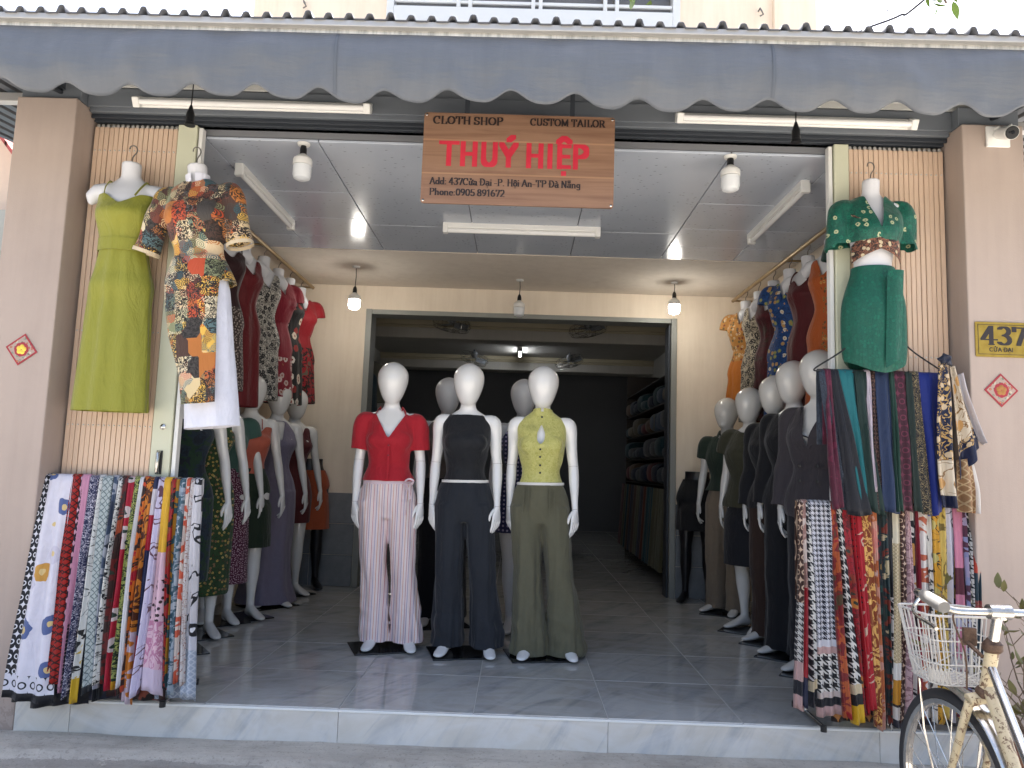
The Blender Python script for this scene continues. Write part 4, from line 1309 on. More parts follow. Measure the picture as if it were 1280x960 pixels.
BODIES = {}
def mannequin(px, py, rz, label, p, mt=None, key=None, plate=True, loc=None, voxel=.0065, group=None, tall=1.0, name='mannequin', pz=R(16)):
    c = Vector((at(px, 490, py).x, py, FZ)) if loc is None else Vector((loc[0], loc[1], FZ))
    t = thing(name, label, 'mannequin', (c.x, c.y, FZ), rz, group)
    t.scale = (tall, tall, tall)
    if key not in BODIES:
        BODIES[key] = body_mesh(p, voxel)
    me = BODIES[key].copy()
    me.materials.clear()
    me.materials.append(mt or M_MANN)
    b = put('body', me, t)
    b.location.z = .009 + p['drop']
    if plate:
        o = MB().box((0, -.04, .0045), (.36, .32, .008)).build('base_plate', M_PLATE, t, False, .002)
        o.rotation_euler[2] = pz
    return t
def band(root, name, m, z, e, h=.03, tilt=0.0, seg=48, th=.003):
    """a waistband round the torso at height z"""
    rows = crom(sorted([(zz, rx, ry, cy) for zz, cx, cy, rx, ry in TORSO]), 200)
    zz = min(rows, key=lambda r: abs(r[0] - z))
    rx, ry, cy = zz[1] + e, zz[2] + e, zz[3]
    rs = []
    for dz, de in ((-h / 2, 0), (-h / 2, th), (h / 2, th), (h / 2, 0)):
        rs.append([((rx + de) * math.cos(q), cy + (ry + de) * math.sin(q), z + dz + tilt * math.cos(q)) for q in [2 * math.pi * i / seg for i in range(seg)]])
    return MB().rings(rs + [rs[0]], False).build(name, m, root, True)
def collar(root, m, zb=1.432, r=.062, h=.05, open_=38, flare=.022):
    def f(u, v):
        q = R(-90 + open_ + (360 - 2 * open_) * u)
        if v < .5:
            k = v * 2
            rr, z = r + .004 * k, zb + h * k - .012 * math.sin(q) * k
        else:
            k = v * 2 - 1
            rr, z = r + .004 + flare * k ** .8, zb + h - .012 * math.sin(q) - h * 1.05 * k - .018 * k * abs(math.cos(math.pi * u)) ** 8
        return (rr * math.cos(q) * 1.02, .006 + rr * math.sin(q) * .95, z)
    return MB().grid(f, 40, 8).build('collar', m, root, True, sharp=80)
def buttons(root, m, zs, x=0.0, y=-.13, r=.0065):
    for z in zs:
        MB().lathe([(r, 0), (r, .002), (r * .5, .0035)], (x, y(z) if callable(y) else y, z), 10, 'Y').build('button', m, root)

# ---------------------------------------------------------------- the three in front
PA = pose(feet=((-.035, .0, -10), (.165, -.02, 12)), arms=((-.196, -.01), (.208, -.03)))
PB = pose(feet=((-.065, -.02, -10), (.175, -.02, 10)), arms=((-.198, .0), (.204, -.04)))
PC = pose(feet=((-.04, -.03, -10), (.185, .0, 14)), arms=((-.190, .02), (.215, -.03)))
GR = 'three mannequins at the front of the shop floor'
t = mannequin(0, 0, R(4), 'white egg headed mannequin in a red shirt and pink striped trousers', PA, M_MANN, 'A', loc=(-.80, 4.72), group=GR)
mr = cloth('a81c2a', 'Object', .75)
wear(t, 'shirt', top_mesh(PA, 1.005, .012, .40, .024, n_vee(1.262, .10), 2, hemflare=.022, amp=.008), mr)
collar(t, mr, 1.420, .070, .042, 60, .030)
MB().grid(lambda u, v: (.006 + .012 * (u - .5), -.118 - .022 * math.sin(math.pi * min(1, v * 1.25)) * 1.0 - (.006 if v > .5 else 0), 1.262 - .25 * v), 2, 12).build('placket', mr, t)
buttons(t, mat('red_button', '7a1420', .3), (1.22, 1.16, 1.10, 1.05), .006, lambda z: {1.22: -.152, 1.16: -.141, 1.10: -.118, 1.05: -.115}[z], .006)
ms = cloth(p_stripes([(0, 'e4d3cf'), (.14, 'c48082'), (.18, 'e0cfd0'), (.34, 'b1a4b8'), (.41, 'e3d4d3'), (.54, 'cf9070'), (.58, 'e4d6d4'), (.74, 'b87a80'), (.78, 'e0d0d1'), (.89, 'a497b0'), (.94, 'e3d4d3')], 12.0), 'Object', .8)
wear(t, 'trousers', trousers_mesh(PA, 1.02, .045, .076, .094, 3, amp=.012), ms)
band(t, 'waist_sash', cloth('dcc6cf', 'Object'), 1.0, .016, .03, .006)
sash = MB()
for pts in ([(.105, -.085, 1.0), (.135, -.12, 1.02), (.165, -.12, 1.01), (.15, -.115, .985), (.11, -.09, .99)], [(.108, -.09, .99), (.125, -.12, .94), (.13, -.125, .86), (.126, -.12, .80)], [(.11, -.09, .99), (.14, -.12, .95), (.15, -.12, .90)]):
    rr = crom(pts, 16)
    sash.tube([tuple(r) for r in rr], .006, 6, flat=.35)
sash.build('sash_bow', cloth('dcc6cf', 'Object'), t)

t = mannequin(0, 0, R(-2), 'white egg headed mannequin in a sleeveless black top and dark navy trousers', PB, M_MANN, 'B', loc=(-.315, 4.66), group=GR)
wear(t, 'top', top_mesh(PB, 1.026, .012, 0, 0, n_boat(1.424), 4, amp=.006), cloth('17191e', 'Object', .7))
wear(t, 'trousers', trousers_mesh(PB, 1.012, .05, .080, .100, 6, amp=.012), cloth('20242b', 'Object', .75))
band(t, 'waistband', mat('white_binding', 'dcdad6', .6), 1.0185, .016, .016, .003)

t = mannequin(0, 0, R(-5), 'white egg headed mannequin in a yellow green keyhole top and olive trousers', PC, M_MANN, 'C', loc=(.15, 4.66), group=GR)
my = cloth(p_blotch(['b3b062', 'bab76a', 'c3bf76', 'adaa5c'], 60.0), 'Object', .55)
tp = wear(t, 'top', top_mesh(PC, 1.026, .012, 0, 0, n_keyhole(), 9, amp=.008), my)
collar(t, my, 1.44, .056, .03, 8, .003)
buttons(t, M_BLACK, (1.225, 1.18, 1.13, 1.085, 1.425), 0.0, lambda z: {1.225: -.147, 1.18: -.136, 1.13: -.108, 1.085: -.098, 1.425: -.062}[z])
wear(t, 'trousers', trousers_mesh(PC, 1.012, .02, .082, .112, 8, amp=.013), cloth('5d5b49', 'Object', .8))
band(t, 'waistband', mat('white_binding', 'dcdad6', .6), 1.0185, .016, .016, .003)
pleat = MB()
for x in (-.09, -.06, .06, .09):
    pleat.tube([(x, -.112 + .02 * abs(x) * 8, .995), (x * 1.03, -.122 + .02 * abs(x) * 6, .92), (x * 1.06, -.124 + .1 * abs(x) * .8, .84)], [.004, .005, .002], 6)
pleat.build('pleats', cloth('5d5b49', 'Object', .8, name='olive_pleat'), t)

for t_ in [o for o in COL.objects if o.get('group') == GR]:
    pz_ = {'A': PA, 'B': PB, 'C': PC}
    P_ = PA if 'red' in t_['label'] else (PB if 'black' in t_['label'] else PC)
    for a, s in zip(P_['arms'], (-1, 1)):
        ap = arm_pts(a, s)
        for c_, r_, d_ in ((ap[9][0], .0212, ap[9][0] - ap[8][0]), (ap[5][0], .0335, ap[6][0] - ap[5][0])):
            d_ = d_.normalized()
            u_ = d_.orthogonal().normalized()
            v_ = d_.cross(u_)
            MB().tube([c_ + Vector((0, 0, .009)) + (u_ * math.cos(q) + v_ * math.sin(q)) * r_ for q in [k * math.pi / 12 for k in range(24)]], .0011, 6, loop=True).build('joint_ring', mat('joint_grey', 'a5a29d', .5), t_)
# ---------------------------------------------------------------- two behind them
PD = pose(feet=((-.09, .0, -8), (.10, .02, 8)), arms=((-.212, -.01), (.212, -.01)))
t = mannequin(0, 0, R(6), 'grey mannequin in a taupe top standing between the red shirt and the black top', PD, M_MANN_GREY, 'D', loc=(-.515, 5.45), voxel=.008, group='two grey mannequins in the second row')
wear(t, 'top', top_mesh(PD, 1.0, .011, 0, 0, n_round(), 12, .009), cloth('5f5650', 'Object'))
wear(t, 'trousers', trousers_mesh(PD, 1.02, .05, .08, .09, 13, .011), cloth('14161c', 'Object'))
PE = pose(feet=((-.05, -.10, -6), (.12, .06, 12)), arms=((-.212, -.01), (.212, -.01)))
t = mannequin(0, 0, R(0), 'grey mannequin in a navy dotted halter playsuit between the black and the yellow green tops', PE, M_MANN_GREY, 'E', loc=(.035, 5.40), voxel=.008, group='two grey mannequins in the second row')
md = cloth(p_dots('23264a', '9c93b0', 34.0, .24, .1), 'XZ')
wear(t, 'halter_top', top_mesh(PE, 1.06, .011, 0, 0, lambda x, y, z: z > 1.455 or abs(x) > .045 + (1.455 - z) * .75, 14, .009), md)
wear(t, 'shorts', trousers_mesh(PE, 1.045, .66, .10, .11, 15, .010, 'shorts'), md)
band(t, 'belt', md, 1.05, .014, .03)

# ---------------------------------------------------------------- the row along the wall with the red dresses
PH = pose(feet=((-.07, .03, -10), (.08, -.05, 10)), arms=((-.262, .0), (.262, -.02)), head=False)
PL = pose(feet=((-.07, .03, -10), (.08, -.05, 10)), arms=((-.262, .0), (.262, -.02)))
GL_ = 'mannequins along the wall with the red dresses'
def skirt(t, m, z0, z1, w, e=.012, flare=0.0, folds=6, amp=.010, seed=1, ruffle=0.0, name='skirt'):
    rows = [(z, cx, cy, rx + e, ry + e) for z, cx, cy, rx, ry in torso_span(max(.85, z1), z0)[::-1]]
    if z1 < .85:
        rows += [(.85 - (.85 - z1) * k, 0, 0, w + flare * k, (w + flare * k) * .84) for k in (.2, .45, .75, 1.0)]
    return wear(t, name, skirt_mesh(rows, folds, amp, seed, ruffle=ruffle, name=name), m)
t = mannequin(266, 4.85, R(28), 'headless mannequin in a dark green dress with yellow flower sprays below the white trousers', PH, M_MANN_ROW, 'H', voxel=.008, group=GL_, tall=0.98)
rows = torso_rows(.90, 1.42, .011) + [(.85, 0, 0, .184, .15), (.6, 0, 0, .186, .155), (.4, 0, 0, .184, .155), (.26, 0, 0, .184, .155)]
wear(t, 'dress', skirt_mesh(rows, 5, .008, 2, 70, 72, 'dress', lambda x, y, z: n_round(1.38)(x, y, z) or (z > 1.3 and abs(x) > .13)), cloth(p_floral('22361f', ['22361f', 'a08a45', 'b39a52', '7d6448', '22361f', 'b8a566'], 46.0, .34, '6a3a2a', '2f4a2a'), 'XZ'))
t = mannequin(238, 4.45, R(20), 'headless mannequin in a dark navy leaf print dress half hidden by the gate post', PH, M_MANN_ROW, 'H', voxel=.008, group=GL_, tall=.98)
rows = torso_rows(.90, 1.42, .011) + [(.85, 0, 0, .184, .15), (.6, 0, 0, .186, .155), (.4, 0, 0, .184, .155)]
wear(t, 'dress', skirt_mesh(rows, 5, .008, 3, 70, 72, 'dress', lambda x, y, z: n_round(1.38)(x, y, z) or (z > 1.3 and abs(x) > .13)), cloth(p_blotch(['141b26', '1a2733', '18301f', '141b26'], 14.0), 'XZ'))
t = mannequin(288, 5.25, R(30), 'headless mannequin in a plum skirt with tiny white dots behind the green flowered dress', PH, M_MANN_ROW, 'H', group=GL_, tall=0.98)
skirt(t, cloth(p_dots('4a1d33', 'b79aa6', 75.0, .25, .8), 'XZ'), 1.06, .27, .186, flare=.02, seed=3)
wear(t, 'top', top_mesh(PH, 1.0, .011, .3, .01, n_round(), 22, .010), cloth('3c5a52', 'Object'))
t = mannequin(316, 5.42, R(34), 'mannequin in a terracotta camisole and a dark green frilled skirt', PL, M_MANN_ROW, 'L', voxel=.0075, group=GL_, tall=0.985)
wear(t, 'camisole', top_mesh(PL, 1.02, .012, 0, 0, lambda x, y, z: z > 1.36 or n_vee(1.27, .09, 1.36)(x, y, z), 23, .009), cloth('a85440', 'Object', .6))
skirt(t, cloth('1d2a1c', 'Object'), 1.06, .50, .188, flare=.012, folds=6, amp=.008, seed=4, ruffle=.006)
st = MB()
for s in (-1, 1):
    st.tube([(s * .06, -.105, 1.345), (s * .07, -.05, 1.415), (s * .072, .01, 1.432), (s * .07, .07, 1.37)], .004, 6)
st.build('straps', cloth('a85440', 'Object', .6), t)
t = mannequin(349, 5.9, R(36), 'mannequin in a floor length lavender halter dress', PL, M_MANN_ROW, 'L', group=GL_, tall=0.985)
ml = cloth('716b7e', 'Object', .6)
rows = torso_rows(.90, 1.44, .011) + [(.85, 0, 0, .184, .135), (.6, 0, 0, .185, .150), (.4, 0, 0, .175, .150), (.2, 0, 0, .19, .16), (.03, .01, 0, .235, .20)]
wear(t, 'dress', skirt_mesh(rows, 6, .016, 5, 60, 72, 'dress', lambda x, y, z: z > 1.30 and abs(x) > .05 + (1.45 - z) * .75 or n_vee(1.24, .05, 1.44)(x, y, z) and z < 1.43), ml)
t = mannequin(371, 6.4, R(38), 'mannequin in a short maroon V neck dress at the end of the row', PL, M_MANN_ROW, 'L', group=GL_, tall=0.985)
rows = torso_rows(.90, 1.42, .011) + [(.82, 0, 0, .188, .14), (.7, 0, 0, .186, .145), (.60, 0, 0, .182, .145)]
wear(t, 'dress', skirt_mesh(rows, 4, .005, 6, 50, 64, 'dress', lambda x, y, z: n_vee(1.25, .07, 1.41)(x, y, z) or (z > 1.28 and abs(x) > .125)), cloth('4f1a20', 'Object', .65))
t = mannequin(0, 0, R(20), 'black half mannequin wearing an orange skirt by the grey tiles', pose(head=False, armson=False), M_MANN_BLACK, 'K', loc=(-1.84, 6.72), voxel=.009, plate=False)
BODIES_K = t.children[0].data
shape(BODIES_K, lambda x, y, z, n: z < 1.12)
skirt(t, cloth('9a4a2c', 'Object'), 1.03, .52, .17, flare=.03, seed=7, amp=.008)
t = mannequin(0, 0, R(-20), 'black half mannequin wearing a black skirt by the grey tiles', pose(head=False, armson=False), M_MANN_BLACK, 'K2', loc=(1.60, 6.70), voxel=.009, plate=False)
shape(t.children[0].data, lambda x, y, z, n: z < 1.12)
skirt(t, cloth('141519', 'Object'), 1.06, .62, .165, flare=.01, seed=8)

# ---------------------------------------------------------------- the row along the wall with the orange dress
GR_ = 'mannequins along the wall with the orange dress'
PM = pose(feet=((-.10, .02, -12), (.10, -.03, 12)), arms=((-.245, -.02), (.245, -.02)), male=True)
t = mannequin(909, 6.25, R(-42), 'mannequin with a carved face in a dark green polo shirt and khaki trousers', PM, M_MANN_ROW, 'M', voxel=.0075, group=GR_)
wear(t, 'shirt', top_mesh(PM, .98, .018, .36, .02, n_vee(1.33, .05), 31, .009, wide=1.08), cloth('26352d', 'Object'))
collar(t, cloth('26352d', 'Object'), 1.43, .066, .035, 26, .018)
wear(t, 'trousers', trousers_mesh(PM, 1.03, .04, .085, .085, 32, .010), cloth('7d7061', 'Object'))
PN = pose(feet=((-.08, .06, -12), (.10, -.06, 12)), arms=((-.245, .02), (.25, .03)))
t = mannequin(937, 5.6, R(-46), 'mannequin in an olive T shirt and a black knee length skirt', PN, M_MANN_ROW, 'N', voxel=.0075, group=GR_, tall=1.01)
wear(t, 'shirt', top_mesh(PN, .87, .022, .33, .035, n_round(1.43, .07, .02), 33, .009, wide=1.12), cloth('38382a', 'Object'))
skirt(t, cloth('17181f', 'Object'), 1.0, .46, .186, e=.014, flare=.0, folds=3, amp=.005, seed=9)
PO = pose(feet=((-.09, .02, -12), (.10, -.03, 12)), arms=((-.222, -.02), (.222, -.02)))
t = mannequin(969, 5.2, R(-52), 'mannequin in a black jacket and dark brown trousers behind the black V neck', PO, M_MANN_ROW, 'O', voxel=.0075, group=GR_, tall=1.035)
wear(t, 'jacket', top_mesh(PO, .86, .022, .88, .012, n_vee(1.24, .06), 34, .010, wide=1.08), cloth('16181d', 'Object'))
wear(t, 'trousers', trousers_mesh(PO, 1.0, .04, .085, .09, 35, .011), cloth('33231d', 'Object'))
t = mannequin(992, 4.85, R(-52), 'mannequin in a long black V neck outfit beside the charcoal blazer', PO, M_MANN_ROW, 'O', group=GR_, tall=1.065)
mk = cloth('14151a', 'Object')
wear(t, 'blouse', top_mesh(PO, .88, .020, .88, .012, n_vee(1.27, .075), 36, .010, wide=1.1), mk)
wear(t, 'trousers', trousers_mesh(PO, 1.0, .035, .09, .11, 37, .011), mk)
t = mannequin(1024, 4.45, R(-48), 'mannequin in a charcoal double breasted blazer behind the hanging silks', PO, M_MANN_ROW, 'O', group=GR_, tall=1.07)
mc = cloth('3a363b', 'Object', .75)
wear(t, 'blazer', top_mesh(PO, .80, .024, .88, .012, n_vee(1.2, .06), 38, .006, wide=1.1), mc)
for s in (-1, 1):
    MB().grid(lambda u, v, s=s: (s * (.012 + .062 * v + .035 * u * math.sin(math.pi * min(1, v * 1.1))), -.150 + .085 * v ** 1.6 + .03 * u * v - .006, 1.19 + .235 * v), 4, 10).build('lapel', mc, t, True, sharp=80)
buttons(t, M_BLACK, (1.02, 1.10), -.05, -.135, .009)
buttons(t, M_BLACK, (1.02, 1.10), .05, -.135, .009)
wear(t, 'trousers', trousers_mesh(PO, 1.0, .04, .085, .09, 39, .012), cloth('1a1a20', 'Object'))
MB().tube([(-.05, -.115, 1.27), (0, -.115, 1.25), (.05, -.115, 1.27)], .004, 6).build('trim', mc, t)

# ================================================================ CLOTHES ON HANGING FORMS
# local frame: hook at the origin, everything hangs below; the front looks along -y
HZ = 1.53                                   # torso height that hangs at z = -.085
def hz(z): return z - HZ - .085
def hung(rows):
    return [(hz(z), cx, cy, rx, ry) for z, cx, cy, rx, ry in rows]
FORM = None
def form_mesh():
    global FORM
    if FORM is None:
        mb = MB()
        rows = [(z, cx, cy, rx * .94, ry * .80) for z, cx, cy, rx, ry in torso_span(1.0, 1.475)] + [(1.53, 0, 0, .047, .044)]
        loft(mb, hung(rows), 50, 26)
        for s in (-1, 1):
            mb.rings([[(s * .066 + .052 * math.sin(a) * math.cos(q), -.05 - .046 * math.cos(a), hz(1.252) + .052 * math.sin(a) * math.sin(q)) for q in [2 * math.pi * i / 12 for i in range(12)]] for a in [math.pi * j / 7 + .001 for j in range(7)]])
            mb.tube([(s * .10, .004, hz(1.385)), (s * .150, .004, hz(1.375)), (s * .178, .004, hz(1.345)), (s * .185, .004, hz(1.31))], [.04, .042, .036, .012], 14)
        FORM = fuse(mb, .008, 4, 'form')
        FORM.materials.append(M_FORM)
    return FORM
HOOK_ME = None
def hook_mesh():
    global HOOK_ME
    if HOOK_ME is None:
        pts = [(0, .0, -.095), (0, 0, -.055)] + [(.018 * math.sin(R(a)) + .0, 0, -.018 - .02 * math.cos(R(a)) + .0) for a in range(20, 330, 30)]
        pts = [(0, 0, -.1), (0, 0, -.06), (.006, 0, -.045), (.017, 0, -.03), (.020, 0, -.012), (.012, 0, .003), (-.002, 0, .008), (-.014, 0, .002), (-.018, 0, -.012)]
        HOOK_ME = MB().tube([tuple(r) for r in crom(pts, 26)], .0032, 7).mesh('hook', M_WIRE)
    return HOOK_ME
def hanger(name, label, cat, loc, rz=0.0, group=None, form=True, sc=1.0):
    t = thing(name, label, cat, loc, rz, group)
    t.scale = (sc, sc, sc)
    put('hook', hook_mesh(), t)
    if form:
        put('form', form_mesh(), t)
    return t
def hang_dress(t, m, hem, rows=None, e=.010, wh=.165, wb=.17, dep=.62, folds=6, amp=.010, seed=1, cut=None, waist=1.0, top=1.40, name='dress', nseg=64, hipk=1.0, nr=130):
    """a sleeveless dress over the form; hem measured below the hook"""
    rr = []
    for z, cx, cy, rx, ry in TORSO[::-1]:
        if .86 <= z <= top:
            b = .016 if 1.18 < z < 1.32 else 0
            k = waist if z < 1.2 else 1.0
            k *= hipk if z < 1.0 else 1.0
            rr.append((hz(z), 0, cy - b * .6, (rx * .95 + e) * k, (ry * .82 + e + b) * k))
    z = rr[-1][0]
    for k in (.15, .4, .7, 1.0):
        w = wh + (wb - wh) * k
        rr.append((z + (-hem - z) * k, 0, 0, w, w * dep))
    me = skirt_mesh(rr, folds, amp, seed, nr, 96, name, (lambda x, y, zz: cut(x, y, zz + HZ + .085)) if cut else None)
    return wear(t, name, me, m)
def straps(t, m, x=.075, w=.005, z0=1.335, y0=-.095):
    for s in (-1, 1):
        MB().tube([tuple(r) for r in crom([(s * (x - .012), y0, hz(z0)), (s * x, -.062, hz(1.385)), (s * (x + .004), -.012, hz(1.428)), (s * (x + .004), .03, hz(1.41)), (s * x, .07, hz(1.34))], 14)], w, 6, flat=.5).build('strap', m, t)
def cut_sweet(zt=1.335, dip=.045):
    return lambda x, y, z: z > zt - (dip * max(0, 1 - abs(x) / .05) if y < 0 else .02) + (.02 * max(0, 1 - abs(abs(x) - .07) / .05) if y < 0 else 0)
def cut_vee(zb=1.27, w=.07):
    return lambda x, y, z: n_vee(zb, w, 1.40)(x, y, z) or (z > 1.3 and abs(x) > .118)
PH0 = pose(arms=((-.235, -.02), (.235, -.02)))
def sleeved(hem, sleeve, neck, seed, e=.008, flare=.02, hemflare=0.0, arms=None, wide=1.0, voxel=.008, amp=.004):
    p_ = pose(arms=arms or ((-.235, -.02), (.235, -.02)))
    me = top_mesh(p_, hem, e, sleeve, flare, neck, seed, voxel, hemflare, wide, amp=amp)
    n = len(me.vertices)
    co = np.empty(n * 3, dtype=np.float32)
    me.vertices.foreach_get('co', co)
    co = co.reshape(-1, 3)
    co[:, 2] -= HZ + .085
    co[:, 1] *= .9
    me.vertices.foreach_set('co', co.ravel())
    return me

# ---------------------------------------------------------------- on the gate posts
c = at(167, 184, 3.585)
t = hanger('hanging_dress', 'long yellow green strappy dress on a white form hung on the folded gate', 'dress', (c.x, 3.585, c.z + .0), R(3))
ml = cloth(p_plain('84842e', .07), 'Object', .6)
hang_dress(t, ml, at(138, 514, 3.56).z * -1 + c.z, wh=.148, wb=.180, dep=.42, folds=9, amp=.008, seed=3, cut=lambda x, y, z: z > 1.352 - (.06 * max(0, 1 - abs(x) / .085) if y < 0 else .0), top=1.375, hipk=.90, nr=320)
straps(t, ml, .085, .005, 1.335)
band_rows = [(hz(1.10) + d, .109 + .008 + k, .078 + k) for d, k in ((-.03, 0), (-.03, .004), (.03, .004), (.03, 0))]
MB().rings([[(rx * math.cos(q), ry * math.sin(q) - .002, z) for q in [2 * math.pi * i / 48 for i in range(48)]] for z, rx, ry in band_rows + band_rows[:1]], False).build('waistband', ml, t)

c = at(246, 186, 3.50)
t = hanger('hanging_tunic', 'colourful patchwork print tunic with wide sleeves over white trousers on a form', 'tunic', (c.x, 3.50, c.z), R(-2))
t.rotation_euler[1] = R(-6)
PW = ['3f3a36', 'c9b489', '2e4f57', 'a9682f', 'c8b08c', '6b3a2e', 'd0a648', '7a7f5e', 'b24a2a', '463027', 'cdbfa0', '51686a']
mp = cloth(p_patch(PW, 15.0), 'XZ', .6)
mw_ = cloth('cfd0da', 'Object', .7)
me = sleeved(.93, .50, n_round(1.45, .06, .02), 41, .010, .022, arms=((-.35, -.03), (.205, -.03)), voxel=.0065, amp=.005)
wear(t, 'tunic_body', me, mp)
def panel(x0t, x1t, x0b, x1b, zt, zb, y, seed, amp=.006):
    w = x1b - x0b
    return MB().grid(lambda u, v: (x0t + (x1t - x0t) * u + ((x0b - x0t) + (x1b - x1t) * u - (x0b - x0t) * u) * v ** .8, y - .01 * math.sin(math.pi * u) + amp * nz(u * 4, v * 2, 0, seed) * (.4 + v) + amp * math.sin(u * 9 + seed) * v, zt + (zb - zt) * v + .004 * math.sin(u * 5)), 20, 40,
                     lambda u, v: (u * w, (1 - v) * (zt - zb)))
zt = hz(.97)
zb1 = at(265, 508, 3.42).z - c.z
zt = hz(1.06)
def tpanel(u, v):
    z = zt + (zb1 - zt) * v
    zz = z + HZ + .085
    yy = float(np.interp(zz, [.6, .88, .93, .98, 1.06], [-.118, -.119, -.116, -.108, -.090]))
    xl = float(np.interp(v, [0, .15, .35, .55, .8, 1], [-.112, -.134, -.126, -.108, -.058, -.045]))
    xr = float(np.interp(v, [0, .15, .4, 1], [.112, .130, .116, .110]))
    return (xl + (xr - xl) * u, yy + .05 * abs(2 * u - 1) ** 3 * (1 - v) - .006 * math.sin(6 * u + 1) * v + .008 * nz(u * 3, v * 3, 0, 9) * v, z)
pn = MB().grid(tpanel, 24, 50)
o = pn.build('front_panel', mp, t)
sm = o.modifiers.new('t', 'SOLIDIFY'); sm.thickness = .002
zb2 = at(265, 537, 3.45).z - c.z
tr = skirt_mesh([(hz(1.0), .015, 0, .10, .07), (hz(.9), .02, 0, .118, .08), (hz(.7), .030, 0, .116, .075), (hz(.5), .034, 0, .120, .075), (zb2, .036, 0, .128, .075)], 5, .010, 4, 40, 48, 'white_trousers')
wear(t, 'white_trousers', tr, mw_)
def mandarin(u, v):
    q = R(-90 + 10 + 340 * u)
    return ((.054 + .003 * v) * math.cos(q), .004 + (.05 + .003 * v) * math.sin(q), hz(1.435) + .04 * v - .012 * math.sin(q) * -1 * (1 - v) * 0)
MB().grid(mandarin, 30, 3).build('stand_collar', mw_, t)
for s, a in ((-1, (-.35, -.03)), (1, (.205, -.03))):
    rr = crom([(c_.x, c_.y, c_.z, r) for c_, r in arm_pts(a, s)], 40)
    e, f_ = rr[19], rr[17]
    d = (Vector(e[:3]) - Vector(f_[:3])).normalized()
    pp = [Vector(e[:3]) + d * k for k in (-.004, .014)]
    pp = [Vector((q.x, q.y * .9, q.z - HZ - .085)) for q in pp]
    MB().tube(pp, e[3] + .033, 20, cap=False).build('cuff', cloth('c8b79a', 'Object', name='tunic_cuff'), t)

c = at(1088, 205, 3.575)
t = hanger('hanging_outfit', 'emerald green wrap top and matching skirt on a white form hung on the folded gate', 'outfit', (c.x, 3.575, c.z), R(-4))
t.scale = (.88, .95, 1.0)
mg = cloth(p_floral('0f5746', ['12614d', '0d4f40', '0f5a48', '0d5141', '12614d', 'a9ad88'], 30.0, .30, '0d4c3d', '0b463a'), 'XZ', .5)
mgs = cloth(p_floral('0e5544', ['12614d', '0d4f40', '0f5a48', '0d5141'], 60.0, .34, '0b483b', '0b463a'), 'XZ', .55)
mgb = cloth(p_scroll('2a1f1c', '8a5a44', 34.0, .2, 'b9a98a'), 'XZ', .6)
me = sleeved(1.20, .44, n_vee(1.25, .055, 1.44), 43, .012, .026, arms=((-.192, -.02), (.192, -.02)), voxel=.0065, amp=.011)
wear(t, 'wrap_top', me, mg)
for s, dz in ((-1, 0), (1, .006)):
    def wrap(u, v, s=s, dz=dz):
        q = R(-90 + s * (-78 + 150 * u))
        rx, ry = .132 + dz, .104 + dz
        return (rx * math.cos(q), -.006 + ry * math.sin(q) + .004 * nz(u * 6, v * 4, s), hz(1.285 - .145 * u + (v - .5) * (.135 - .05 * u)))
    o = MB().grid(wrap, 30, 6).build('wrap_band', mgb, t)
    sm = o.modifiers.new('t', 'SOLIDIFY'); sm.thickness = .003
zb = at(1090, 468, 3.55).z - c.z
rows = [(hz(1.085), 0, 0, .114, .078), (hz(1.04), 0, 0, .122, .080), (hz(.97), 0, 0, .148, .09), (hz(.90), 0, 0, .166, .098), (hz(.8), 0, 0, .170, .10), (hz(.66), 0, 0, .166, .098), (zb + .03, 0, -.005, .15, .09), (zb, 0, -.008, .135, .08)]
wear(t, 'skirt', skirt_mesh(rows, 5, .010, 6, 44, 64, 'skirt', lambda x, y, z: z < zb + .05 * (abs(x - .01) / .15) ** 1.5), mgs)
MB().grid(lambda u, v: (.03 + .085 * u - .02 * v, -.112 - .014 * math.sin(math.pi * u) + .01 * v * u, hz(1.05) + (zb - hz(1.05) + .02 + .05 * u) * v), 8, 20).build('skirt_flap', mgs, t)

# ---------------------------------------------------------------- rails of dresses
M_RAIL = mat('brass_rail', 'a08a68', .35, metal=.6, var=.15)
RX, RZ = 1.93, 0
def rail(x, y0, y1, z, label, s):
    t = thing('clothes_rail', label, 'clothes rail', (x, (y0 + y1) / 2, z), group='clothes rails on the side walls')
    h = (y1 - y0) / 2
    MB().tube([(0, -h, 0), (0, h, 0)], .016, 12).build('bar', M_RAIL, t)
    for yy in (-h + .12, 0, h - .05):
        MB().tube([(0, yy, -.01), (s * (abs((XR if s > 0 else XL)) - RX - .004), yy, -.01)], .009, 8).build('bracket', M_RAIL, t)
    return t
q0, q1 = at(388, 362, 6.5), at(916, 378, 6.5)
ZR = 2.835
rail(-RX, 4.0, 6.76, ZR, 'brass rail of red and dark dresses along the wall', -1)
rail(RX, 4.0, 6.76, ZR, 'brass rail holding the orange and maroon dresses along the wall', 1)
BWF = p_floral('b9b5ab', ['1b1b1e', '2b2a2d', '8c8880', '1b1b1e'], 30.0, .42, '6e6b66', '222226')
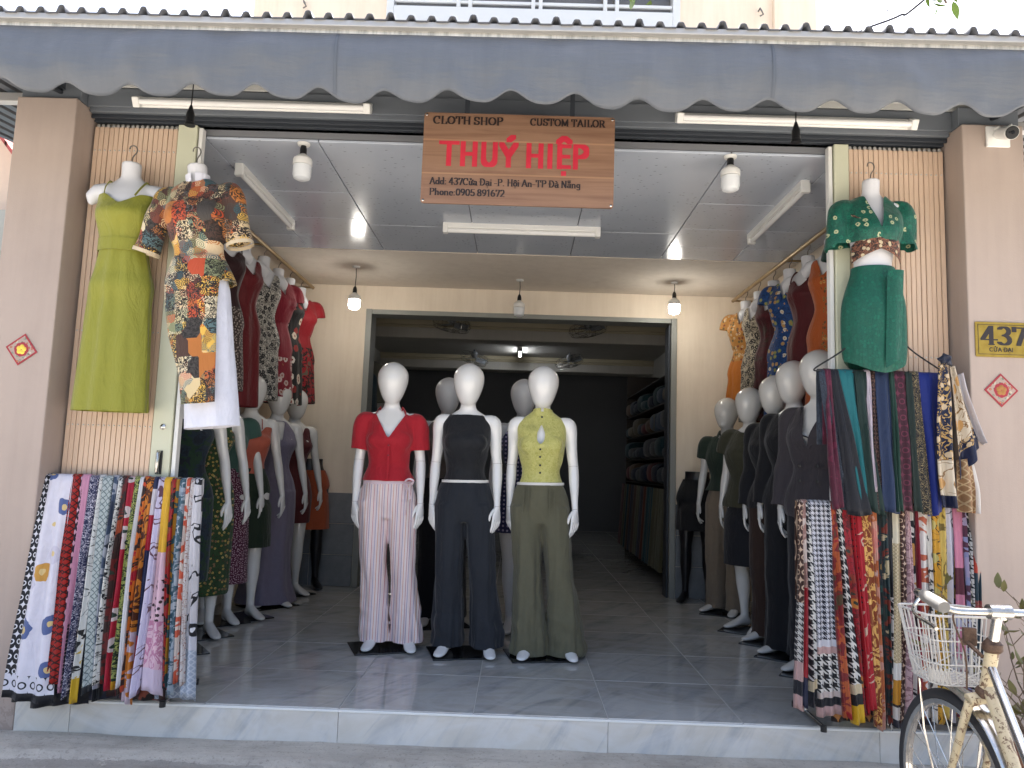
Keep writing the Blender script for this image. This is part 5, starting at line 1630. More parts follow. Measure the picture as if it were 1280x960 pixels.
DL = [  # depth, label, cloth, hem, kind
    (4.22, 'white form with a black leopard print dress on the wall rail behind the white trousers', p_dots('5a4a40', '1c1715', 48.0, .34, 1.0), 1.22, 'strap'),
    (4.72, 'dark maroon strappy dress with a speckled skirt on the wall rail', p_hem(p_plain('2c1013'), [(-.62, p_dots('3a2e2b', '9a8f86', 55.0, .28, 1.0))]), 1.30, 'strap'),
    (5.04, 'plain dark red long dress on the wall rail', p_plain('5f1218'), 1.38, 'vee'),
    (5.40, 'black and grey flowered dress on the wall rail', BWF, 1.30, 'vee'),
    (5.72, 'crimson dress with pale flowers near the hem on the wall rail', p_hem(p_plain('7c1428'), [(-.80, p_floral('7c1428', ['c9b9b4', 'b9a19c', '7c1428'], 18.0, .4, '8a4a3a'))]), 1.25, 'short'),
    (6.0, 'black dress with large white poppies on the wall rail', p_floral('141416', ['d5cfc6', 'c8b9a8', '8a2222', '141416'], 13.0, .38, '7a2a1a'), 1.28, 'vee'),
    (6.30, 'bright red dress with sleeves at the inner end of the wall rail', p_hem(p_plain('8c1420'), [(-.62, p_blotch(['8c1420', '1a1512', '8c1420', '5a5648'], 16.0))]), 1.24, 'short'),
]
DR = [
    (4.20, 'dark teal flowered dress nearest the gate on the rail with the orange dress', p_floral('12332f', ['9a7a52', '7f3f2f', '12332f', 'a89a7a'], 20.0, .32, '54281f'), 1.30, 'short'),
    (4.62, 'orange dress with an embroidered panel on the wall rail', p_side(p_side(p_plain('a3501f'), -.02, p_floral('a3501f', ['6a4a2a', '8a6a3a', 'b98a4a'], 40.0, .36, '54281f'), True), .045, p_plain('a3501f'), True), 1.36, 'vee'),
    (4.98, 'wine red sleeveless dress next to the orange dress on the wall rail', p_plain('4a0f16'), 1.30, 'strap'),
    (5.30, 'bright blue dress with white flowers on the wall rail', p_floral('123f7a', ['c9c4b4', '7a8a5a', '123f7a', 'a8885a'], 24.0, .34, 'b98a3a', '0d2d58'), 1.36, 'short'),
    (5.62, 'dark wine dress with a hint of green on the wall rail', p_blotch(['3d0f15', '470f18', '3d0f15', '3a2a22'], 12.0), 1.32, 'vee'),
    (5.95, 'cream dress with black leaf strokes on the wall rail', p_floral('b3a893', ['1d1b19', '2c2926', '1d1b19', 'b3a893'], 26.0, .40, 'b3a893', '24211e'), 1.30, 'vee'),
    (6.28, 'orange dress with a flowered bodice at the inner end of the wall rail', p_hem(p_floral('b07a3a', ['7f4a2f', 'c9b08a', '5a5a3a'], 34.0, .36, '8a2f1f'), [(-.62, 'b5681c')]), 1.22, 'short'),
]
for side, lst in ((-1, DL), (1, DR)):
    for i, (yy, lb, pt, hem, kind) in enumerate(lst):
        t = hanger('hanging_dress', lb, 'dress', (side * (RX + .02), 4.25 + (yy - 4.25) * 1.08, ZR + .012), R(-side * (46 + 6 * (i % 3))), 'dresses on the wall with the red ones' if side < 0 else 'dresses on the wall with the orange one')
        hem = hem - .14
        hm = cloth(pt, 'XZ', .65)
        if kind == 'strap':
            hang_dress(t, hm, hem, wh=.155, wb=.19, seed=i + 2, cut=cut_sweet(1.34), top=1.38)
            straps(t, hm, .08, .008)
        elif kind == 'vee':
            hang_dress(t, hm, hem, wh=.155, wb=.18, seed=i + 5, cut=cut_vee(1.26), top=1.42)
        else:
            hang_dress(t, hm, hem, wh=.155, wb=.19, seed=i + 8, cut=lambda x, y, z: z > 1.2, top=1.25)
            wear(t, 'bodice', sleeved(1.10, .32, n_vee(1.3, .06, 1.43), i, .012, .03, voxel=.010), hm)

# ================================================================ SCARF RACKS
def scarf(label, px_top, px_bot, zt, zb, yt, yb, pt, seed, group, folds=None, rough=.5, bulge=.022, name='scarf', back=.45, nv=34):
    """a folded scarf hanging over a rack bar; px_top/px_bot are its edges in the photo at the bar and the hem"""
    (a0, a1), (b0, b1) = px_top, px_bot
    py_t, py_b = 600, 850
    k = lambda px, Y: (px - (640 + 9.0)) / F_PX * Y
    xa0, xa1, xb0, xb1 = a0, a1, b0, b1
    w = xa1 - xa0
    wide = w > .09
    nu = 22 if wide else 9
    rnd = random.Random(seed)
    p1, p2, p3 = rnd.uniform(0, 6), rnd.uniform(0, 6), rnd.uniform(.6, 1.3)
    ln = zt - zb
    cx = (xa0 + xa1) / 2
    nb = 8
    def f(u, v):
        row = v * (nv + nb)
        if row < nb:                                   # back panel and the turn over the bar
            q = row / nb
            if q < .55:
                z = zt - back * (1 - q / .55)
                y = yt + .03
            else:
                a = (q - .55) / .45
                z = zt + .012 * math.sin(math.pi * a)
                y = yt + .03 * (1 - a)
            return (xa0 + w * u - cx, y - yt, z - zt)
        t = (row - nb) / nv
        tt = t ** 1.15
        x0, x1 = xa0 + (xb0 - xa0) * tt, xa1 + (xb1 - xa1) * tt
        x0 += .006 * math.sin(p1 + t * 5 * p3) * t
        x1 += .006 * math.sin(p1 + .5 + t * 5 * p3) * t
        x = x0 + (x1 - x0) * u
        y = yt + (yb - yt) * t
        grow = .35 + .65 * min(1, t * 2.5)
        if wide:
            y += -.010 * grow * math.sin(2 * math.pi * u * (folds or 2.5) + p2) - .012 * nz(u * 3, t * 2, 0, seed) * grow - .006
        else:
            y -= bulge * grow * math.sin(math.pi * u) ** .6 * p3 + .009 * math.sin(3.6 * math.pi * u + p2) * grow * p3 + .004 * math.sin(t * 7 + p1) * math.sin(5 * u + p2)
        y -= .010 * nz(t * 3, p1, 0, seed) * t
        z = zt - ln * t + .010 * math.sin(u * 3 + p2) * t ** 4 - .012 * (u - .5) * math.sin(p1) * t ** 6
        return (x - cx, y - yt, z - zt)
    def uv(u, v):
        row = v * (nv + nb)
        t = (row - nb) / nv
        return (u * max(w, abs(xb1 - xb0)), ln * (1 - t))
    o = MB().grid(f, nu, nv + nb, uv).build(name, cloth(pt, 'UV', rough, .1), None, True, sharp=85)
    o.location = (cx, yt, zt)
    sm = o.modifiers.new('t', 'SOLIDIFY'); sm.thickness = .0015; sm.offset = 0
    return tag(o, label, 'scarf' if name == 'scarf' else 'fabric', group)
def rack(x0, x1, y, zt, label, feet):
    t = thing('scarf_rack', label, 'rack', ((x0 + x1) / 2, y, FZ), group='scarf racks')
    w = (x1 - x0) / 2
    h = zt - FZ
    MB().tube([(-w, .015, h - .004), (w, .015, h - .004)], .010, 10).build('top_bar', M_CHROME, t)
    MB().tube([(-w + .02, .06, .30), (w - .02, .06, .30)], .008, 8).build('lower_bar', M_CHROME, t)
    for s in (-1, 1):
        MB().tube([(s * (w - .02), .02, h - .008), (s * (w - .02), .07, .30), (s * (w - .02), .07, .02)], .011, 10).build('upright', M_CHROME, t)
        MB().tube([(s * (w - .02), -.13, .018), (s * (w - .02), .07, .022), (s * (w - .02), .22, .018)], .011, 10).build('foot_bar', M_CHROME, t)
        for yy in (-.135, .215):
            MB().lathe([(.0, -.018), (.014, -.018), (.014, .008), (.0, .009)], (s * (w - .02), yy, .019), 10).build('foot_cap', M_BLACK, t)
    return t
YRT, YRB = 3.60, 3.44
ZL = at(150, 598, YRT).z
rack(-2.22, -1.52, YRT, ZL, 'chrome rack holding the scarves in front of the yellow green dress', 0)
ZRR = at(1110, 632, YRT).z
rack(1.37, 2.125, YRT, ZRR, 'chrome rack holding the scarves behind the bicycle', 0)
def XT(px): return at(px, 600 + (32 if px > 640 else -2), YRT).x
def XBm(px): return at(px, 850, YRB).x
jewel = p_hem(p_side(p_side(p_floral('c9c6cf', ['c9c6cf', 'c9a64e', 'b9b6c4', '4b5a86', 'c9c6cf', 'b98a3e'], 7.5, .30, 'c9b27a'), .045, p_mono('14151b', 'cfcdd2', 32.0, .8)), 9.0, 'ffffff', True), [(.10, p_mono('c6c4cc', '15161c', 24.0, .72)), (.032, '13141a')])
LS = [  # top px, bottom px, hem height, cloth, label
    ((57, 92), (9, 72), .165, jewel, 'wide white scarf printed with jewels and a black star border, nearest the pillar'),
    ((90, 101), (58, 76), .235, p_lattice('9c2018', '3a1412', 34.0, .12), 'brick red chain print scarf beside the white jewel scarf'),
    ((99, 106), (72, 80), .22, p_mono('1c1a24', 'c79aa8', 40.0), 'thin black scarf with pink stars beside the pink scarf'),
    ((103, 113), (70, 82), .20, 'b98299', 'plain dusty pink scarf on the rack below the yellow green dress'),
    ((112, 125), (82, 91), .175, p_scroll('1d2040', 'b9b4bf', 48.0, .12), 'navy scarf with white link print'),
    ((123, 131), (90, 100), .16, p_hem(p_scroll('c4c4c0', '4a4a48', 14.0, .06), [(.30, p_blotch(['c0a030', 'c7c6c0', '222222', 'c7c6c0'], 20.0)), (.10, 'c09a20')]), 'white scarf with a yellow lower end'),
    ((129, 142), (99, 114), .19, p_hem(p_lattice('9ea6a4', '5f6b6c', 34.0, .10), [(.03, '20242a')]), 'pale grey green lattice scarf'),
    ((141, 149), (113, 122), .17, p_hem(p_blotch(['2a3346', '39475c', '8b8f98', '1d2433'], 7.0), [(.2, 'a9a9b4'), (.05, '15171c')]), 'slate blue scarf with a pale lower end'),
    ((148, 155), (118, 126), .24, p_scroll('c2c1bb', '1d1d1f', 22.0, .14), 'narrow white scarf with black scribbles beside the crimson one'),
    ((153, 161), (122, 133), .25, p_blotch(['1f2f26', '5a1a18', '2b1a16', '8a3a1e'], 12.0), 'dark green and rust flowered scarf on the lower rack'),
    ((159, 169), (131, 140), .22, p_floral('96122a', ['96122a', 'b9a9a9', '96122a'], 12.0, .34, '1f2f2a'), 'crimson scarf with a few white petals'),
    ((168, 176), (137, 147), .215, p_hem(p_scroll('9aa05a', '22311f', 34.0, .24), [(1.2, p_scroll('9aa05a', '22311f', 34.0, .24)), (.035, 'c08a1e')]), 'lime and dark green leaf print scarf'),
    ((175, 181), (146, 152), .235, 'c6c4c4', 'plain white narrow scarf between the lime leaf and the amber scarves'),
    ((180, 186), (150, 156), .20, p_blotch(['b0401e', '2c1a16', 'b8611e', '96122a'], 16.0), 'vermilion and black printed narrow scarf'),
    ((184, 195), (153, 163), .155, p_hem(p_script('b86f22', '4a2412', 16.0, .05), [(.30, p_blotch(['b86f22', 'b9a9b4', 'b86f22', '8a3a3a'], 8.0))]), 'amber scarf with brown sprays'),
    ((193, 199), (160, 166), .19, p_vgrad([(0, '8c1426'), (.25, '1a2040'), (.62, '9a1428'), (.78, 'b9b4b9'), (.9, '1a2040')], 0, 1.0), 'narrow scarf of navy, red and white blocks'),
    ((198, 208), (165, 179), .20, p_script('b7afc4', '5a3a48', 7.0, .018), 'lilac white scarf with thin branches'),
    ((206, 216), (178, 204), .205, p_hem(p_plain('c79a2a'), [(.60, p_plain('c4a2ae')), (.48, p_dots('c4a2ae', '2a1c20', 36.0, .25, 1.0)), (.30, p_script('c4a2ae', 'a8708a', 20.0, .05)), (.10, 'b9a9b9')]), 'scarf that is yellow above and pink with black specks below'),
    ((215, 222), (201, 208), .22, p_blotch(['8c1a1a', '1a1414', '8c1a1a', '7a3a1a'], 14.0), 'dark red scarf with black shapes on the rack below the tunic'),
    ((221, 226), (206, 212), .23, p_blotch(['9a6a1a', '2a4a50', '9a6a1a', '233a44'], 8.0), 'mustard and teal narrow scarf'),
    ((225, 234), (211, 219), .21, p_blotch(['6a7a8a', '94a0aa', '3f5a66', 'a9aeb4'], 22.0), 'grey blue lace print scarf'),
    ((233, 239), (217, 224), .26, p_blotch(['b9a9a0', 'b5523a', 'c0b4ac', 'b5523a'], 9.0), 'cream and coral printed narrow scarf'),
    ((238, 245), (222, 229), .25, p_scroll('b7b2b0', '8a6a62', 30.0, .1), 'pale grey speckled scarf second from the free end of the rack'),
    ((243, 252), (226, 245), .185, p_hem(p_script('b9b6b9', '18181c', 6.0, .02), [(.32, p_floral('b4b4bc', ['1a1a1e', 'b4b4bc', '1a1a1e'], 14.0, .4, 'd0d0d4')), (.2, p_lattice('8e98a6', 'a9b0ba', 40.0))]), 'pale grey scarf with black flowers at the free end of the rack'),
]
for i, (pt_, pb_, zb, cl, lb) in enumerate(LS):
    scarf(lb, (XT(pt_[0]), XT(pt_[1])), (XBm(pb_[0]), XBm(pb_[1])), ZL + .003 * (i % 2), zb, YRT + .003 * (i % 3), YRB + .008 * (i % 4) - (.02 if i == 0 else 0), cl, 100 + i, 'scarves on the rack below the yellow green dress')
under = [((62, 118), (30, 104), .118, p_blotch(['101116', '16171f', '101116', '202028'], 6.0), 'black scarf drooping over the step edge below the jewel scarf'), ((95, 150), (80, 165), .155, p_blotch(['14151a', '1d2030', '14151a', '2a2a30'], 6.0), 'black scarf edge showing below the others near the pillar'),
         ((150, 215), (130, 205), .170, p_blotch(['5a1a1e', '2a1416', '7a3a2a', '1a1414'], 9.0), 'wine red flowered scarf showing below the others on the rack'),
         ((205, 250), (190, 243), .165, p_lattice('7e8898', 'a0a8b4', 30.0, .1), 'grey patterned scarf showing below the others at the free end')]
for i, (pt_, pb_, zb, cl, lb) in enumerate(under):
    scarf(lb, (XT(pt_[0]), XT(pt_[1])), (XBm(pb_[0]), XBm(pb_[1])), ZL - .006, zb, YRT + .012, YRB + (.045 if i else .055), cl, 150 + i, 'scarves on the rack below the yellow green dress', folds=3)

RED = p_floral('8a1420', ['8a1420', '7a2a1a', 'a8662a', '5a1418'], 16.0, .36, '2a2a24', '5a1014')
HT = lambda s: p_hound('c4c1bb', '17181c', s)
RS = [
    ((996, 1004), (992, 1006), .235, p_hem(p_mono('3a241c', 'b9a08a', 30.0), [(.45, p_hound('b9b6b0', '1c1c20', 40.0)), (.2, 'a88a86'), (.12, '191a20'), (.06, 'a88a86')]), 'brown monogram scarf at the inner end of the rack'),
    ((1002, 1009), (1002, 1012), .25, p_hem(p_blotch(['a88a80', '8a6a62', 'b9a9a0'], 12.0), [(.5, '8c1a24'), (.12, '20243a')]), 'rose beige scarf with a red lower end at the inner end of the rack'),
    ((1006, 1013), (1012, 1024), .26, p_hem(HT(24.0), [(.10, 'b9a98a'), (.06, '191a20')]), 'black and white houndstooth scarf peeping out beside the cube print one'),
    ((1010, 1037), (1026, 1057), .205, p_hem(p_hound('b4b4ba', '20222c', 44.0), [(.32, 'b4b4ba'), (.29, 'a88a86'), (.26, HT(26.0)), (.10, 'b4a6a0'), (.075, '191a20'), (.04, 'a88a86')]), 'wide black and white cube print scarf with a rose hem'),
    ((1036, 1046), (1052, 1066), .20, p_blotch(['8a1a1e', '9a4a22', '6a1418', '4a3a24'], 16.0), 'red and rust flowered scarf beside the cube print'),
    ((1044, 1052), (1064, 1081), .19, p_hem(HT(24.0), [(.16, 'b9a98a'), (.12, '1a1a1e'), (.075, 'c0981e')]), 'houndstooth scarf with a yellow and black end'),
    ((1051, 1063), (1074, 1090), .225, RED, 'red paisley scarf next to the yellow ended houndstooth'),
    ((1061, 1068), (1082, 1094), .24, p_dots('98121e', '2a1416', 40.0, .2, .2), 'scarlet scarf with tiny dark dots'),
    ((1067, 1077), (1088, 1098), .25, p_script('9a1420', 'b9a08a', 6.0, .02), 'plain scarlet scarf beside the gold script one'),
    ((1075, 1088), (1093, 1103), .175, p_script('7a3a1c', 'd0a25a', 22.0, .045), 'rust scarf with gold script'),
    ((1086, 1095), (1098, 1106), .165, p_blotch(['b9746a', 'b98a7a', 'a8603a', 'c0a8a4'], 7.0), 'watercolour pink and orange scarf'),
    ((1094, 1101), (1103, 1109), .20, p_floral('1a2424', ['6a1a24', '2a4a44', '8a6a3a'], 20.0, .34, '1a2424'), 'dark teal flowered narrow scarf on the rack behind the bicycle'),
    ((1100, 1108), (1108, 1113), .19, p_blotch(['16302c', '6a2a1e', '1a2c2e', 'a89a7a'], 12.0), 'deep green scarf with rust patches'),
    ((1106, 1115), (1110, 1119), .17, p_hem(p_plain('15161a'), [(.55, p_script('15161a', 'b9b6b0', 14.0, .05))]), 'black scarf with a white figure halfway down'),
    ((1114, 1125), (1110, 1128), .18, p_hem(p_hem(p_plain('c9c0a8'), [(.78, p_lattice('b9aa8a', '8a7a5a', 60.0, .1))]), [(.26, 'c6c4be'), (.19, 'b07a1e'), (.09, '2a2224'), (.08, 'c0b8ae'), (.03, '20202c')]), 'cream scarf with white and amber bands near the hem'),
    ((1124, 1131), (1127, 1134), .19, p_mono('3a2019', 'b9a08c', 36.0, .74), 'brown scarf with pale rosettes'),
    ((1130, 1137), (1133, 1141), .22, p_script('b99a9c', '8a6a70', 26.0, .04), 'pale pink lace print scarf'),
    ((1136, 1143), (1140, 1148), .21, p_blotch(['b98a4a', '1d1d20', 'c4bfb8', 'b98a4a'], 8.0), 'tan scarf with black and white wheel print'),
    ((1142, 1147), (1146, 1152), .23, '741524', 'plain wine red narrow scarf behind the bicycle basket'),
    ((1146, 1159), (1150, 1166), .22, p_script('a8583e', 'c6c2bc', 8.0, .06), 'coral scarf with white line drawing'),
    ((1157, 1164), (1164, 1171), .20, p_script('c6c0b4', '2a2a2c', 12.0, .03), 'cream scarf with fine black strokes'),
    ((1163, 1174), (1169, 1181), .20, p_scroll('b5841e', '2a2412', 12.0, .08, 'a89a5a'), 'amber yellow scarf with black plant print'),
    ((1173, 1182), (1179, 1189), .22, p_script('bda454', '6a5a2a', 14.0, .03), 'pale yellow scarf beside the amber one'),
    ((1181, 1191), (1187, 1197), .21, p_script('b9b6c0', '5a5a64', 5.0, .015), 'white scarf with a single grey leaf'),
    ((1189, 1203), (1196, 1209), .22, p_vgrad([(0, '5a1a2c'), (.2, 'a8687c'), (.38, '9a9aa8'), (.46, 'a8687c'), (.52, '4a1524'), (.64, 'ad6b80')], 0, 1.0), 'dusty pink scarf with wine red blocks'),
    ((1202, 1207), (1208, 1213), .24, p_blotch(['a39ab4', '8a90b0', '5a3a4a', 'a39ab4'], 9.0), 'lilac narrow scarf beside the houndstooth'),
    ((1206, 1214), (1212, 1222), .23, HT(24.0), 'houndstooth scarf near the pillar with the number plate'),
    ((1213, 1223), (1221, 1230), .22, p_vgrad([(0, '1a2c36'), (.42, '8a3a3a'), (.5, '24363f'), (.62, 'a83a26')], 0, 1.0), 'coral and teal scarf at the pillar end of the rack'),
]
for i, (pt_, pb_, zb, cl, lb) in enumerate(RS):
    scarf(lb, (XT(pt_[0]), XT(pt_[1])), (XBm(pb_[0]), XBm(pb_[1])), ZRR + .003 * (i % 2), zb, YRT + .003 * (i % 3), YRB + .012 + .008 * (i % 4), cl, 200 + i, 'scarves on the rack behind the bicycle')
for i, (pt_, pb_, zb, cl, lb) in enumerate([((1040, 1100), (1046, 1104), .175, p_mono('2a1a14', 'a8703a', 20.0), 'brown and orange scarf edge showing below the red ones'), ((1120, 1215), (1125, 1220), .17, p_blotch(['1a1a22', '2a2430', 'b08a3a', '1a1a22'], 6.0), 'dark and yellow scarf edge showing behind the bicycle wheel')]):
    scarf(lb, (XT(pt_[0]), XT(pt_[1])), (XBm(pb_[0]), XBm(pb_[1])), ZRR - .006, zb, YRT + .012, YRB + .06, cl, 260 + i, 'scarves on the rack behind the bicycle', folds=3)

# ---------------------------------------------------------------- fabrics on a wire hanger above the second rack
YH = 3.56
zh = at(1100, 466, YH).z
h0, h1 = at(1022, 460, YH), at(1176, 468, YH)
t = thing('wire_hanger', 'wide black wire hanger carrying the dark fabrics under the green two piece', 'hanger', ((h0.x + h1.x) / 2, YH, zh))
w = (h1.x - h0.x) / 2
apex = at(1092, 405, YH).z - zh
MB().tube([tuple(r) for r in crom([(-w, 0, .0), (-w - .012, 0, .012), (-w * .6, 0, apex * .42), (0, .02, apex), (w * .6, 0, apex * .42), (w + .012, 0, .012), (w, 0, 0)], 40)], .004, 6).tube([(-w, 0, 0), (0, 0, -.004), (w, 0, 0)], .004, 6).build('wire', M_BLACK, t)
MB().tube([(0, .02, apex), (0, .03, apex + .04), (.01, .05, apex + .06), (0, .065, apex + .05)], .004, 6).build('hook', M_BLACK, t)
def XH(px): return at(px, 466, YH).x
def XHb(px): return at(px, 628, YH - .04).x
zhb = at(1100, 640, YH - .04).z
HS = [
    ((1023, 1034), (1050, 1082), 0, p_scroll('1f2530', '333c48', 40.0, .2), 'dark slate figured fabric at the inner end of the wire hanger'),
    ((1030, 1038), (1040, 1054), .01, p_blotch(['521a30', '4a1a2c', '5e2038'], 20.0), 'burgundy fabric edge at the inner end of the wire hanger'),
    ((1037, 1047), (1060, 1090), -.012, p_plain('12141c'), 'black fabric beside the teal one on the wire hanger'),
    ((1046, 1068), (1076, 1090), 0, p_plain('0f5a60'), 'plain teal fabric on the wire hanger'),
    ((1067, 1083), (1084, 1104), .0, p_plain('142a26'), 'dark bottle green fabric on the wire hanger'),
    ((1080, 1086), (1091, 1094), .10, p_plain('b9aeb8'), 'thin white fabric strip between the green and navy fabrics'),
    ((1086, 1095), (1092, 1104), .02, p_mono('2a1a18', '6a5048', 48.0), 'thin brown monogram fabric on the wire hanger'),
    ((1093, 1112), (1101, 1125), 0, p_plain('1c2b48'), 'plain steel navy fabric on the wire hanger'),
    ((1110, 1117), (1120, 1130), .0, p_plain('16352c'), 'narrow pine green fabric beside the maroon monogram one'),
    ((1114, 1133), (1126, 1146), 0, p_mono('35101f', '5a2438', 26.0, .8), 'maroon monogram fabric on the wire hanger'),
    ((1131, 1141), (1142, 1155), .0, p_plain('1a2824'), 'charcoal green fabric on the wire hanger'),
    ((1136, 1147), (1150, 1164), -.006, p_scroll('15161b', '8a7a5a', 50.0, .13), 'black fabric with gold chain print on the wire hanger'),
    ((1146, 1174), (1160, 1178), 0, p_plain('14256e'), 'plain royal blue fabric on the wire hanger'),
]
for i, (pt_, pb_, dz, cl, lb) in enumerate(HS):
    scarf(lb, (XH(pt_[0]), XH(pt_[1])), (XHb(pb_[0]), XHb(pb_[1])), zh + .002 * (i % 2), zhb + dz, YH - .004 * (i % 3), YH - .03 - .006 * (i % 3), cl, 300 + i, 'fabrics on the wire hanger', folds=1.2, rough=.6, bulge=.014, name='fabric_length', back=.35, nv=22)
# silk squares tied to the pillar end of the hanger
BAR = p_scroll('141c38', 'b5935a', 22.0, .17, 'c0ab8c')
CRM = p_scroll('c4b8a4', '7a5a34', 12.0, .10, 'b98f5a')
YS = 3.50
def silk(name, label, pts_l, pts_r, pt, seed, ybase):
    """a gathered silk square: edges given as rows of photo points from the knot down"""
    L = [at(px, py, ybase) for px, py in pts_l]
    Rr = [at(px, py, ybase) for px, py in pts_r]
    Lr, Rrr = crom([tuple(q) for q in L], 31), crom([tuple(q) for q in Rr], 31)
    kn = (Vector(L[0]) + Vector(Rr[0])) / 2
    wmax = max((Vector(a) - Vector(b)).length for a, b in zip(Lr, Rrr))
    ln = (Vector(Lr[0]) - Vector(Lr[-1])).length
    def f(u, v):
        j = min(30, int(round(v * 30)))
        q = Vector(Lr[j]).lerp(Vector(Rrr[j]), u)
        q.y += -.020 * math.sin(3.2 * math.pi * u + seed) * (.25 + v) - .02 * math.sin(math.pi * u)
        return tuple(q - kn)
    o = MB().grid(f, 24, 30, lambda u, v: (u * wmax, (1 - v) * ln)).build(name, cloth(pt, 'UV', .38, .05), None, True, sharp=85)
    o.location = kn
    sm = o.modifiers.new('t', 'SOLIDIFY'); sm.thickness = .0015; sm.offset = 0
    return tag(o, label, 'scarf', 'silk squares tied at the hanger end')
silk('silk_square', 'navy silk square with gold baroque print tied beside the royal blue fabric', [(1172, 455), (1171, 490), (1169, 540), (1170, 590), (1175, 634)], [(1184, 455), (1190, 490), (1192, 540), (1194, 590), (1198, 636)], p_hem(BAR, [(.22, CRM), (.07, '171d36')]), 1, YS)
silk('silk_square', 'cream silk square with gold scrolls and a navy corner tied beside the pillar', [(1186, 458), (1190, 490), (1193, 530), (1196, 570), (1197, 600)], [(1192, 458), (1200, 485), (1210, 515), (1222, 545), (1226, 560)], p_hem(CRM, [(.18, BAR), (.13, '18203c')]), 2, YS + .012)
silk('silk_square', 'white silk ribbon trailing over the pillar edge beside the cream silk square', [(1197, 468), (1202, 490), (1210, 515), (1218, 538), (1225, 552)], [(1203, 466), (1208, 490), (1216, 515), (1224, 538), (1229, 556)], p_plain('c0bcc2'), 3, YS + .03)
silk('silk_square', 'tan brick print scarf with a white edge hanging lowest beside the pillar', [(1196, 575), (1197, 595), (1198, 615), (1199, 640)], [(1214, 572), (1219, 595), (1222, 615), (1222, 642)], p_side(p_lattice('8a6a4c', 'b09a78', 26.0, .09), .075, 'c4bfba', True), 4, YS + .02)
kt = at(1181, 450, YS)
o = MB()
for k in range(5):
    q = k * 1.26
    o.tube([(0, 0, 0), (.018 * math.cos(q), -.012, .015 * math.sin(q) + .004), (.030 * math.cos(q + .5), -.004, .026 * math.sin(q + .5)), (.012 * math.cos(q + .9), .004, .02 * math.sin(q + .9) - .005)], [.008, .012, .011, .005], 8)
o = fuse(o, .004, 2, 'knot')
o.materials.append(cloth('141a2e', 'Object', .5))
o = put('silk_knot', o)
o.location = kt
tag(o, 'dark navy silk knot at the end of the wire hanger', 'knot')

# ================================================================ DEPTHS OF THE SHOP
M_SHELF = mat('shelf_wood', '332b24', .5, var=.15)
sh = thing('fabric_shelf', 'dark wooden shelf of folded fabrics on the inner side wall', 'shelf', (XR - .02, 9.0, FZ))
for z in (.98, 1.27, 1.56, 1.85, 2.14):
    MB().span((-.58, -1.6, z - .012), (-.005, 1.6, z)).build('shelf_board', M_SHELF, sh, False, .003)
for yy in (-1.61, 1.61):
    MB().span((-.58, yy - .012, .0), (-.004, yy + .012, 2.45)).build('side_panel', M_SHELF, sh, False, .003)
MB().tube([(-.62, -1.6, .93), (-.62, 1.6, .93)], .012, 8).build('hanging_bar', M_CHROME, sh)
ORD = 'first second third fourth fifth sixth seventh eighth ninth tenth eleventh twelfth thirteenth fourteenth'.split()
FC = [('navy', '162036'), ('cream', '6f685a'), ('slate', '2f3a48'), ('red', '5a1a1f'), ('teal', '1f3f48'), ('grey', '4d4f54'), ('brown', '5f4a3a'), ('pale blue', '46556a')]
fm = MB()
def bolt(u, v):
    a = 2 * math.pi * u
    return (.0, 0, 0)
rs = []
for yy, k in ((-.145, .70), (-.14, .92), (-.10, 1.0), (0, 1.03), (.10, 1.0), (.14, .92), (.145, .70)):
    rs.append([(math.copysign(abs(math.cos(a)) ** .5, math.cos(a)) * .25 * k, yy, .115 + math.copysign(abs(math.sin(a)) ** .55, math.sin(a)) * .112 * k) for a in [2 * math.pi * i / 20 for i in range(20)]])
bm_ = MB().rings(rs).mesh('bolt', None, True)
rnd = random.Random(5)
seen = {}
for iz, z in enumerate((.98, 1.27, 1.56, 1.85)):
    for iy in range(10):
        nm, hx_ = FC[rnd.randrange(len(FC))]
        me = bm_.copy()
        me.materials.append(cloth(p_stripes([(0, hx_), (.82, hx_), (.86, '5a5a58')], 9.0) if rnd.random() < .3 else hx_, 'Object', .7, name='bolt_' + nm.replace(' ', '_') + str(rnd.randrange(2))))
        o = put('folded_fabric', me)
        o.location = (XR - .02 - .32 - rnd.uniform(0, .05), 9.0 - 1.44 + iy * .32 + rnd.uniform(-.012, .012), FZ + z + .001)
        o.rotation_euler[2] = rnd.uniform(-.05, .05)
        o.scale = (1, .97, rnd.uniform(.5, 1.12))
        o.rotation_euler[0] = rnd.uniform(-.06, .06)
        tag(o, 'folded %s fabric on the inner shelf, row %s from below, %s from the doorway' % (nm, ('one', 'two', 'three', 'four')[iz], ORD[iy]), 'fabric', 'folded fabrics on the inner shelf')
for i in range(14):
    nm, hx_ = rnd.choice([('brown striped', '4a342a'), ('rust', '5a2c22'), ('navy', '1d2640'), ('olive', '4a4a34'), ('wine', '4a1a24'), ('teal', '1f3f48')])
    y0 = 7.5 + i * .215
    o = MB().grid(lambda u, v: (-.03 * math.sin(math.pi * u) - .05 * v - .012 * math.sin(9 * u + i), (u - .5) * .2, -.80 * v - .0), 10, 12, lambda u, v: (u * .2, 1 - v)).build('fabric_length', cloth(p_stripes([(0, hx_), (.55, '5a5044'), (.7, hx_)], 22.0), 'UV', .7, name='len_' + nm.replace(' ', '_')), None, True, sharp=85)
    o.location = (XR - .02 - .635, y0, FZ + .95)
    tag(o, 'hanging %s fabric length under the inner shelf, %s from the doorway' % (nm, ORD[i]), 'fabric', 'hanging fabrics under the inner shelf')
